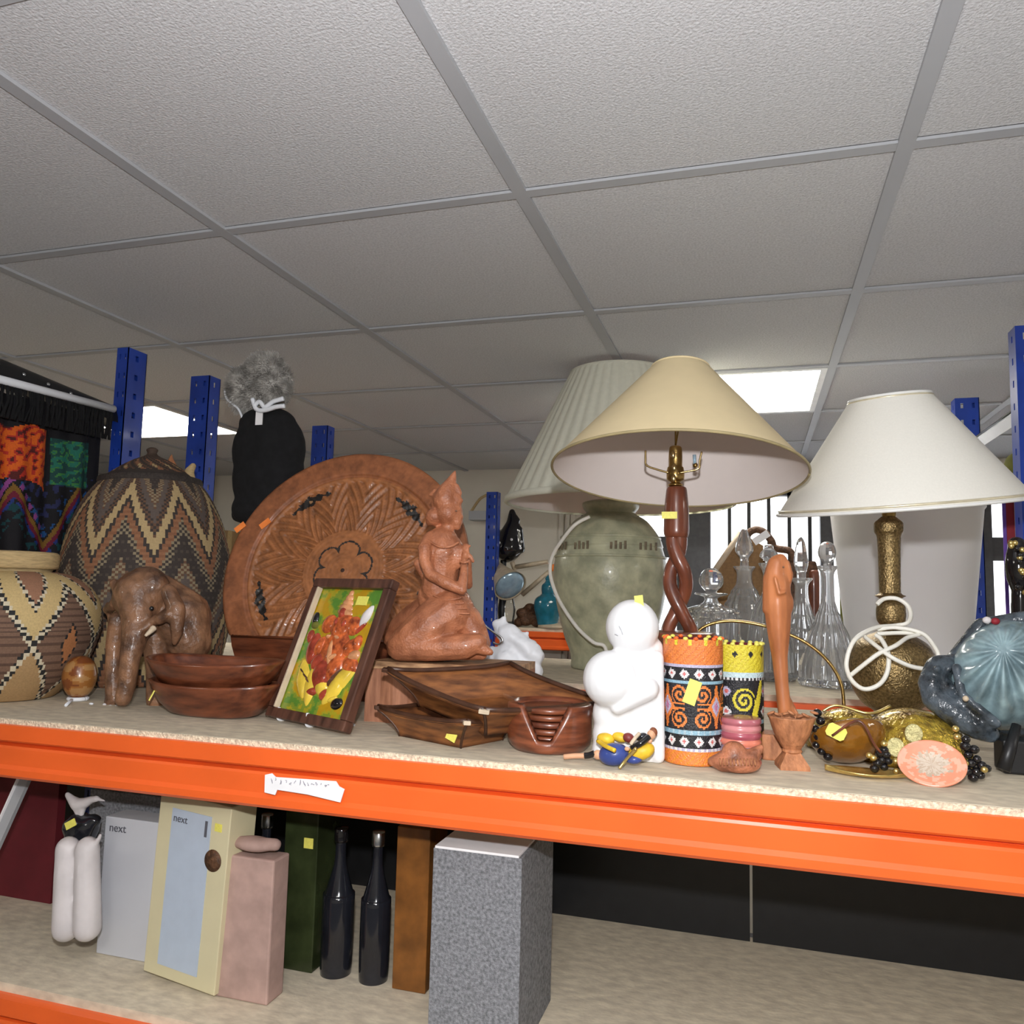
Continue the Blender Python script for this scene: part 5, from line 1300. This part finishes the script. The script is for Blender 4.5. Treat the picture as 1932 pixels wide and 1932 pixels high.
fz = hb.out('fur_hair', 'fur', fh, world=False); fz['kind'] = 'stuff'
for k, pts in enumerate(([(480, 765), (490, 758), (500, 768), (515, 758), (535, 752)], [(476, 752), (484, 772), (500, 774), (520, 768), (537, 766)])):
    MB().tube(spline([at(x, y, Ys-.062) for x, y in pts], 5), .0055, 6).out('white_trim', 'bag_white', fh)
MB().tube(spline([at(x, y, Ys-.03) for x, y in ((424, 735), (428, 752), (440, 763), (450, 772), (458, 790))], 5), .003, 6).out('white_loop', 'bag_white', fh)

# ---- white crumpled bag behind the plinth
wb_ = thing('white_bag', 'crumpled white plastic bag with a wire hook behind the wood plinth', 'bag', (at(975, 1230, 1.56).x, 1.56, ZS))
def bagp(u, v):
    top = at(928+u*96, 1160+u*58+10*math.sin(u*9), 1.56); bot = at(915+u*125, 1262, 1.56)
    th = v*2*math.pi
    return None
fg = Fig(1.56); fg.chain([(945, 1185, 16, 0), (965, 1205, 24, 0), (990, 1225, 24, 0), (1012, 1238, 16, 0)]).cap(938, 1180, 10, 952, 1168, 7).cap(955, 1240, 30, 1000, 1262, 22, .0).cap(995, 1195, 5, 985, 1215, 12).cap(930, 1240, 20, 935, 1310, 20).cap(960, 1260, 34, 985, 1312, 30).ell(965, 1318, 66, 30, 18)
fo = fg.out('bag_body', 'bag_white', wb_, voxel=.004, it=3)
for v in fo.data.vertices:
    n_ = noise.noise(v.co*38)*.008+abs(noise.noise(v.co*70))*.004; v.co += v.normal*n_
    if v.co.z < 0.0005: v.co.z = .0005
MB().tube(spline([at(x, y, 1.52) for x, y in ((903, 1165), (915, 1180), (930, 1192), (945, 1202), (948, 1210), (940, 1216), (930, 1212))], 5), .0022, 6).out('wire_hook', 'steel', wb_)

# ---- cut glass decanters
def faceted(n): return lambda th, r, z, i: r*(1+.02*math.cos(th*n)*math.cos(i*2.1))
def decanter(label, cx, Y, body, stop, n=18, cut=True):
    t = thing('decanter', label, 'decanter', (at(cx, 1200, Y).x, Y, Z2), 'cut-glass decanters')
    TX_ = Matrix.Translation((t.location.x, Y, 0)); _, b_ = pl(cx, 1150, Y, body)
    zb_ = b_[0][1]; b_ = [(r, Z2+.0006+(z-zb_)*(b_[-1][1]-Z2)/(b_[-1][1]-zb_)) for r, z in b_]
    bp_ = smoothprof(b_, 4)
    inner = [(max(.004, r*.80-.001), max(z, Z2+.014)) for r, z in reversed(bp_) if z > Z2+.012]+[(.001, Z2+.014)]
    o = MB().lathe([(.001, bp_[0][1])]+bp_+inner, 72, TX_, mod=(lambda th, r, z, i: r*(1+.075*math.cos(th*9+z*170)*math.cos(th*9-z*170)) if i < len(bp_)*.62 else r), close=False).out('decanter_body', 'crystal', t, smooth=False)
    _, s_ = pl(cx, 1050, Y, stop); z0_ = b_[-1][1]-s_[0][1]-.012
    s_ = [(r, z+z0_) for r, z in s_]
    MB().lathe([(.001, s_[0][1])]+smoothprof(s_, 3), 14, TX_).out('stopper', 'crystal', t, smooth=False)
    return t
Yv = 2.40
decanter('squat square-shouldered cut-glass decanter with a large ball stopper, leftmost of the decanters', 1342, 2.28, [(50, 1285), (54, 1280), (55, 1200), (53, 1160), (44, 1150), (20, 1142), (13, 1134), (14, 1128), (31, 1122), (30, 1119)], [(10, 1128), (9, 1122), (12, 1116), (22, 1104), (23, 1092), (17, 1080), (8, 1074), (.1, 1073)])
decanter('cone-shaped cut-glass decanter with a pointed stopper, second of the decanters from the left', 1405, 2.44, [(60, 1268), (62, 1262), (58, 1225), (48, 1175), (36, 1140), (24, 1115), (16, 1100), (15, 1080), (21, 1072), (21, 1069)], [(10, 1080), (8, 1062), (10, 1054), (17, 1044), (16, 1032), (11, 1018), (6, 1004), (.1, 1000)])
decanter('cut-glass decanter mostly hidden behind the tall bird carving', 1452, 2.28, [(46, 1262), (50, 1255), (46, 1215), (38, 1165), (22, 1130), (13, 1112), (12, 1080), (20, 1066), (20, 1063)], [(9, 1070), (8, 1058), (18, 1050), (16, 1042), (9, 1034), (8, 1028), (.1, 1026)])
decanter('slim-necked cut-glass decanter with a tall spiked stopper right of the bird carving', 1513, 2.43, [(54, 1268), (56, 1262), (54, 1225), (46, 1198), (26, 1165), (15, 1135), (13, 1105), (21, 1094), (21, 1091)], [(9, 1100), (9, 1082), (11, 1078), (14, 1062), (12, 1045), (8, 1025), (3, 1016), (.1, 1014)])
decanter('bell-shaped cut-glass decanter with a round stopper beside the pale grey bin', 1563, 2.20, [(56, 1268), (58, 1262), (52, 1225), (38, 1185), (22, 1150), (14, 1128), (12, 1085), (19, 1072), (19, 1068)], [(9, 1078), (8, 1066), (10, 1062), (17, 1050), (17, 1038), (11, 1027), (.1, 1023)])

# ---- pale grey bin, wicker and leaning board
Yg2 = 2.46
gb = thing('grey_bin', 'large pale grey tapered bin behind the brass lamp', 'bin', (at(1712, 1200, Yg2).x, Yg2, Z2))
_, gp = pl(1712, 1120, Yg2, [(112, 1262), (116, 1255), (146, 965), (150, 960), (149, 956)])
gp[0] = (gp[0][0], Z2+.0006); top = gp[-1]
MB().lathe(gp+[(top[0]-.006, top[1]-.004), (gp[1][0]-.006, Z2+.012), (.001, Z2+.01)], 72, Matrix.Translation((gb.location.x, Yg2, 0)), close=False).out('bin_wall', 'bin_grey', gb)
MB().lathe([(gp[0][0]*.98, Z2+.0004), (.001, Z2+.0004)], 48, Matrix.Translation((gb.location.x, Yg2, 0)), close=False).out('bin_base', 'bin_grey', gb)
bb = thing('leaning_board', 'brown board with cream edge leaning behind the decanters', 'board', at(1405, 1160, 2.56))
P4_ = [at(x, y, 2.56) for x, y in ((1345, 1082), (1398, 1005), (1440, 1030), (1440, 1265), (1345, 1265))]
for p_ in P4_: p_.z = max(p_.z, Z2+.001)
poly = [(p_.x, p_.z) for p_ in P4_]
MB().prism(poly, -.008, .008, Matrix.Translation((0, 2.56, 0)) @ Matrix.Rotation(math.pi/2, 4, 'X')).out('board_face', 'brown_board', bb)
MB().tube([P4_[0]+Vector((0, -.006, 0)), P4_[1]+Vector((0, -.006, 0))], .010, 6).out('board_edge_strip', 'cream_edge', bb)
wk = thing('wicker_basket', 'dark brown wicker basket with arched handle behind the decanters', 'basket', (at(1462, 1200, 2.56).x, 2.56, Z2))
_, wp = pl(1464, 1150, 2.56, [(62, 1262), (66, 1255), (70, 1100), (66, 1062), (60, 1058)])
wp[0] = (wp[0][0], Z2+.0006)
MB().lathe(smoothprof(wp, 6), 60, Matrix.Translation((wk.location.x+.018, 2.582, 0)) @ Matrix.Diagonal((1, .3, 1, 1)), mod=lambda th, r, z, i: r*(1+.03*math.cos(th*30+i*math.pi))).out('basket_wall', 'wicker', wk)
MB().tube(spline([at(x, y, 2.56) for x, y in ((1402, 1062), (1408, 1015), (1422, 1000), (1440, 1003), (1455, 1020), (1462, 1034), (1490, 1040), (1497, 1060))], 6), .011, 8).out('basket_handle', 'wicker', wk)
q = at(1436, 1014, 2.53); MB().box((q.x-.026, 2.535, q.z-.011), (q.x+.026, 2.538, q.z+.011), Mx=Matrix.Translation(q) @ Matrix.Rotation(-.6, 4, 'Y') @ Matrix.Translation(-q)).out('paper_tag', 'paper', wk)
# row of dark carved items behind, seen between the decanters
for k, (x, w_, y0) in enumerate(((1535, 12, 1075), (1590, 7, 1075))):
    a = at(x, y0, 2.57); o = MB().lathe(smoothprof([(w_/640*.8, Z2+.0006), (w_/640, Z2+.02), (w_/640*.85, Z2+.15), (w_/640*.9, a.z-.02), (w_/640*.4, a.z)], 4), 20, Matrix.Translation((a.x, 2.57, 0))).out('dark_bottle', 'walnut' if k == 0 else 'olive', loc=(a.x, 2.57, Z2))
    tag(o, ('dark brown wooden bottle standing between the two right-hand decanters', 'slim olive bottle between the bell decanter and the grey bin')[k], 'bottle')

# ---- things on the far rack: black ornament, desk lamp, blue jar, dark bric-a-brac
Y3 = 3.86
bo_ = thing('black_ornament', 'glossy black pointed ornament on a dark stem right of the slim blue post', 'ornament', (at(956, 1050, Y3).x, Y3, Z3))
fg = Fig(Y3); fg.chain([(966, 966, 6), (968, 990, 14), (962, 1010, 20), (958, 1035, 27)]).ell(956, 1038, 31, 26, 16).cap(936, 1030, 10, 945, 1008, 9).cap(978, 1000, 9, 982, 1036, 9).cap(976, 982, 6, 972, 975, 5)
fg.out('ornament_body', 'black_gloss', bo_, voxel=.006, it=3)
rr = random.Random(6)
for x, y in ((942, 1024), (965, 1018), (984, 1022), (982, 1034)):
    MB().ball(at(x, y, Y3-.066), (.007, .006, .007), 8, 6).out('painted_highlight', 'bag_white', bo_)  # white dots stand in for highlights on the black gloss
q = at(950, 1050, Y3); MB().lathe(smoothprof([(.06, Z3+.0005), (.06, Z3+.012), (.02, Z3+.03), (.016, q.z-.02), (.03, q.z+.01)], 4), 20, Matrix.Translation((q.x, Y3, 0))).out('ornament_stem', 'black_metal', bo_)
dlm = thing('desk_lamp', 'old beige jointed desk lamp with pale blue bulb pointing down', 'lamp', (at(1060, 1180, Y3-.04).x, Y3-.04, Z3))
a_, b_ = at(924, 1050, Y3-.02), at(963, 1106, Y3-.17); ax_ = (b_-a_).normalized(); L_ = (b_-a_).length; q_ = ax_.to_track_quat('Z', 'Y').to_matrix().to_4x4(); k_ = 1/sc(940, 1080, Y3)
mb = MB().lathe(smoothprof([(.1*k_, 0), (8*k_, .0), (9*k_, L_*.25), (14*k_, L_*.5), (27*k_, L_*.9), (31*k_, L_*1.0)], 4)+[(29*k_, L_*.98), (12*k_, L_*.55), (.001, L_*.5)], 36, Matrix.Translation(a_) @ q_, close=False); mb.out('lamp_head', 'beige_metal', dlm)
MB().ball(a_+ax_*L_*.97, (28*k_, 28*k_, 9*k_), 20, 12, rot=ax_.to_track_quat('Z', 'Y').to_matrix()).out('bulb', 'bulb_blue', dlm)
for pts in ([(972, 1070), (1034, 1060)], [(985, 1122), (1044, 1072)], [(972, 1075), (966, 1060)]):
    MB().tube([at(*pts[0], Y3-.05), at(*pts[1], Y3-.05)], .012, 8).out('lamp_arm', 'beige_metal', dlm)
q = at(1044, 1072, Y3-.05); MB().ball(q, .02, 12, 8).out('lamp_joint', 'orange_sticker', dlm)
MB().tube([q, Vector((q.x+.02, Y3-.05, Z3+.02))], .012, 8).out('lamp_arm', 'beige_metal', dlm)
MB().lathe([(.09, Z3+.0005), (.09, Z3+.015), (.02, Z3+.026)], 28, Matrix.Translation((q.x+.02, Y3-.05, 0))).out('lamp_foot', 'beige_metal', dlm)
Y4 = 3.80
bj = thing('blue_jar', 'turquoise blue lidded jar on the far rack left of the green urn', 'jar', (at(1033, 1180, Y4).x, Y4, Z3))
_, jp = pl(1033, 1150, Y4, [(15, 1187), (18, 1183), (22, 1165), (27, 1145), (24, 1130), (14, 1122), (11, 1118)])
jp[0] = (jp[0][0], Z3+.0005)
MB().lathe(smoothprof(jp, 5), 40, Matrix.Translation((bj.location.x, Y4, 0))).out('jar_body', 'teal_vase', bj)
_, jl = pl(1033, 1105, Y4, [(12, 1120), (13, 1112), (12, 1104), (7, 1099), (5, 1095), (6, 1091), (.1, 1084)])
MB().lathe(smoothprof(jl, 4), 32, Matrix.Translation((bj.location.x, Y4, 0))).out('jar_lid', 'teal_vase', bj)
for k, (x, y0, w_, m, lb) in enumerate(((949, 1098, 7, 'black_metal', 'thin black candlestick on the far rack beside the slim blue post'), (963, 1105, 9, 'glass', 'clear glass lamp chimney on the far rack under the desk lamp'))):
    a = at(x, y0, Y4); r_ = w_/sc(x, y0, Y4)
    o = MB().lathe(smoothprof([(r_*1.2, Z3+.0005), (r_, Z3+.03), (r_*1.2, Z3+.09), (r_*.6, a.z-.04), (r_*.8, a.z)], 4), 24, Matrix.Translation((a.x, Y4, 0))).out('candlestick' if k == 0 else 'glass_chimney', m, loc=(a.x, Y4, Z3)); tag(o, lb, 'candlestick' if k == 0 else 'glass')
fg = Fig(Y4+.02)
for x, y, r in ((985, 1160, 12), (1000, 1150, 11), (1008, 1168, 12), (992, 1175, 12), (978, 1178, 10), (1012, 1180, 9)): fg.ell(x, y, r, r, r*.8)
fo = fg.out('woven_tangle', 'wicker', voxel=.008, it=1, loc=(at(995, 1180, Y4).x, Y4+.02, Z3)); tag(fo, 'brown tangle of woven ware on the far rack left of the blue jar', 'wicker')
dz = min(v.co.z for v in fo.data.vertices)
for v in fo.data.vertices: v.co.z -= dz-.0005

# ================================================================ LOWER SHELF
YL0 = 1.16
mp_ = thing('maroon_board', 'maroon board standing at the left of the lower shelf behind a grey strut', 'board', (at(60, 1560, 1.32).x, 1.32, ZL))
a, b = at(-120, 1500, 1.34), at(118, 1500, 1.34); MB().box((a.x, 1.33, ZL+.0006), (b.x, 1.35, ZS-.125)).out('board_panel', 'maroon', mp_)
ss = thing('steel_strut', 'flat grey steel strut leaning at the left of the lower shelf', 'strut', on(-20, 1700, ZL))
s0p, s1p = at(62, 1440, 1.17), at(-28, 1640, 1.17); dv = (s1p-s0p).normalized(); end = s0p+dv*((ZL+.002-s0p.z)/dv.z)
s0p = s0p+dv*.02
wv = Vector((.013, 0, .006)); 
def flat(a, b, w, m, name, par, off=0): 
    n_ = Vector((0, .004, 0)); return MB().add([a-w-n_, a+w-n_, a+w+n_, a-w+n_, b-w-n_, b+w-n_, b+w+n_, b-w+n_], [(0, 1, 2, 3), (7, 6, 5, 4), (4, 5, 1, 0), (5, 6, 2, 1), (6, 7, 3, 2), (7, 4, 0, 3)], flat=True).out(name, m, par)
flat(s0p, end, wv, 'grid_bar', 'strut_flange', ss)
flat(s0p-wv*1.15+Vector((0, -.004, 0)), end-wv*1.15+Vector((0, -.004, 0)), Vector((.0022, 0, .001)), 'paper', 'strut_edge', ss)
# bird figure on a dark block
bf = thing('bird_figurine', 'small white bird figurine perched on a dark stump with yellow sticker', 'figurine', (at(150, 1590, YL0).x, YL0, ZL))
fg = Fig(YL0); fg.chain([(127, 1499, 5), (136, 1509, 8), (146, 1518, 12), (160, 1515, 10), (172, 1509, 7), (182, 1507, 6)]).cap(186, 1508, 4, 197, 1511, 2).chain([(146, 1522, 9), (148, 1540, 4)]).chain([(155, 1522, 8), (154, 1540, 4)])
fg.out('bird_body', 'bird_white', bf, voxel=.0024, it=3)
fg = Fig(YL0+.005); fg.ell(150, 1558, 26, 24, 26).cap(140, 1560, 22, 138, 1590, 12).cap(165, 1560, 24, 160, 1598, 14).ell(175, 1548, 18, 14, 12).cap(150, 1570, 26, 150, 1740, 30)
fo = fg.out('stump', 'bottle_black', bf, voxel=.004, it=2)
for v in fo.data.vertices: v.co.z = max(v.co.z, .0006)
q = at(133, 1555, YL0-.026); MB().box((-.011, -.001, -.006), (.011, .001, .006), Mx=Matrix.Translation(q) @ Matrix.Rotation(-.5, 4, 'Y')).out('price_sticker', 'sticker', bf)
fg = Fig(YL0-.035); fg.ell(128, 1605, 24, 20, 22).ell(165, 1604, 24, 20, 20).cap(182, 1590, 6, 190, 1575, 4).cap(128, 1600, 22, 125, 1750, 26).cap(165, 1600, 22, 165, 1750, 26)
fo = fg.out('white_figurine', 'bird_white', voxel=.004, it=3, loc=(at(145, 1700, YL0-.035).x, YL0-.035, ZL)); tag(fo, 'pair of white rounded figurines in front of the dark stump on the lower shelf', 'figurine')
for v in fo.data.vertices: v.co.z = max(v.co.z, .0006)
# boxes
def lbox(name, label, x0, x1, ytop, Y, d, m, lean=0, grp=None, z0=ZL):
    a, b = at(x0, ytop, Y), at(x1, ytop, Y); zt = (a.z+b.z)/2
    t = thing(name, label, 'box', ((a.x+b.x)/2, Y, z0), grp); t.rotation_euler = (0, lean, -.12 if lean else 0)
    w_ = (b.x-a.x)/2; MB().box((-w_, 0, .0008), (w_, d, zt-z0), .0015).out('box_body', m, t, world=False); return t, w_, zt-z0
def word(par, txt, size, M4, m='print', name='printed_word'):
    c = bpy.data.curves.new('t', 'FONT'); c.body = txt; c.size = size; c.extrude = .0003; tmp = bpy.data.objects.new('t', c); C.objects.link(tmp)
    bpy.context.view_layer.update(); me = bpy.data.meshes.new_from_object(tmp.evaluated_get(bpy.context.evaluated_depsgraph_get())); bpy.data.objects.remove(tmp)
    me.name = name; me.materials.clear(); me.materials.append(M(m)); o = bpy.data.objects.new(name, me); C.objects.link(o); o.parent = par; o.matrix_local = M4; return o
UPR = Matrix.Rotation(math.pi/2, 4, 'X')
t, w_, h_ = lbox('carton', 'white printed carton half hidden behind the cream one on the lower shelf', 199, 300, 1546, 1.19, .05, 'box_white', 0)
word(t, 'next', .020, Matrix.Translation((-w_+.010, -.0008, h_-.024)) @ UPR)
t, w_, h_ = lbox('carton', 'cream carton with pale blue label and yellow sticker leaning on the lower shelf', 283, 432, 1514, 1.135, .06, 'box_cream', .05)
t.location.z += .008
lbp = MB().box((-w_+.030, -.0012, .02), (w_-.038, -.0001, h_-.022)).out('blue_label', 'box_label', t, world=False)
word(lbp, 'next', .017, Matrix.Translation((-w_+.034, -.0016, h_-.042)) @ UPR)
MB().box((w_-.050, -.0018, h_-.055), (w_-.045, -.0011, h_-.030)).out('small_print', 'print', t, world=False)
MB().box((w_-.030, -.0012, h_-.042), (w_-.016, -.0001, h_-.030)).out('price_sticker', 'sticker', t, world=False)
MB().lathe([(.0005, 0), (.017, 0), (.017, .0012), (.0005, .0014)], 28, Matrix.Translation((w_-.028, 0, h_-.088)) @ UPR).out('basket_print', 'wicker', t, world=False)
t, w_, h_ = lbox('felt_block', 'grey flecked felt block behind the white carton on the lower shelf', 170, 305, 1496, 1.26, .12, 'grey_felt'); t['category'] = 'block'
t, w_, h_ = lbox('display_box', 'small black and gold box just under the beam behind the cartons', 255, 300, 1478, 1.40, .06, 'bottle_black')
MB().box((-w_*.6, -.001, h_-.05), (w_*.2, 0, h_-.02)).out('gold_label', 'gold', t, world=False)
for k, (x, yt, w_, m, lb) in enumerate(((455, 1525, 24, 'bottle_black', 'black glass bottle right of the cream carton on the lower shelf'), (505, 1535, 26, 'bottle_black', 'second black glass bottle from the cream carton on the lower shelf'),
        (645, 1560, 30, 'bottle_black', 'black bulbous bottle right of the dark green box on the lower shelf'), (715, 1568, 28, 'bottle_black', 'black bottle beside the amber box on the lower shelf'))):
    Yk_ = 1.27; a = at(x, yt, Yk_); r_ = rad(w_, x, yt, Yk_)
    t = thing('dark_bottle', lb, 'bottle', (a.x, Yk_, ZL), 'dark bottles on the lower shelf')
    MB().lathe(smoothprof([(r_*.9, ZL+.0006), (r_, ZL+.01), (r_*1.02, ZL+.12), (r_*.9, ZL+(a.z-ZL)*.55), (r_*.4, ZL+(a.z-ZL)*.75), (r_*.34, a.z-.02)], 4), 36, Matrix.Translation((a.x, Yk_, 0))).out('bottle_body', m, t)
    MB().lathe([(r_*.42, a.z-.024), (r_*.46, a.z-.02), (r_*.46, a.z-.002), (r_*.4, a.z)], 24, Matrix.Translation((a.x, Yk_, 0))).out('bottle_cap', 'steel' if k % 2 else 'black_gloss', t)
pr_ = thing('pink_box', 'dusty pink box topped with a rolled cloth before the black bottles', 'box', (at(480, 1600, 1.15).x, 1.15, ZL))
fg = Fig(1.15); fg.cap(440, 1588, 12, 520, 1594, 12).ell(480, 1592, 44, 22, 14)
a = at(480, 1600, 1.15)
fg.out('rolled_cloth', 'pink_roll', pr_, voxel=.004, it=3)
q0, q1 = at(432, 1606, 1.15), at(528, 1606, 1.15); MB().box((q0.x, 1.135, ZL+.0006), (q1.x, 1.18, q0.z), .003).out('box_body', 'pink_roll', pr_)
t, w_, h_ = lbox('green_box', 'dark green box with small yellow sticker on the lower shelf', 540, 602, 1528, 1.25, .08, 'bottle_green')
MB().box((w_*.2, -.0012, h_-.062), (w_*.75, -.0001, h_-.045)).out('price_sticker', 'sticker', t, world=False)
t, w_, h_ = lbox('amber_box', 'amber-brown lacquered box under the middle of the front beam', 750, 812, 1562, 1.25, .08, 'amber_box')
pp_ = thing('flecked_box', 'grey flecked box with white papers on its lid under the beam at bottom centre', 'box', (at(880, 1600, 1.12).x, 1.12, ZL))
q0, q1 = at(818, 1594, 1.115), at(985, 1606, 1.115)
MB().box((q0.x, 1.115, ZL+.0006), (q1.x, 1.30, q0.z-.004), .001).out('box_body', 'grey_felt', pp_)
MB().box((q0.x+.003, 1.113, q0.z-.0035), (q1.x-.004, 1.22, q0.z), .0005).out('top_sheet', 'paper', pp_)
q0, q1 = at(835, 1572, 1.25), at(975, 1578, 1.25)
t = thing('felt_box', 'plain dark grey felt box behind the white papers under the beam', 'box', ((q0.x+q1.x)/2, 1.26, ZL)); MB().box((q0.x, 1.305, ZL+.0006), (q1.x, 1.40, q0.z), .006).out('box_body', 'grey_felt', t)
# black panel added for the shade at the back of the lower level
bp = thing('shade_panel', 'added black panel for the shade behind the lower shelf level', 'panel', (-.5, 1.645, ZL))
for k in range(3): MB().box((-2.39+k*1.19, 1.638, ZL+.0006), (-2.39+k*1.19+1.185, 1.652, ZS-.12)).out('shade_sheet', 'black_metal', bp)
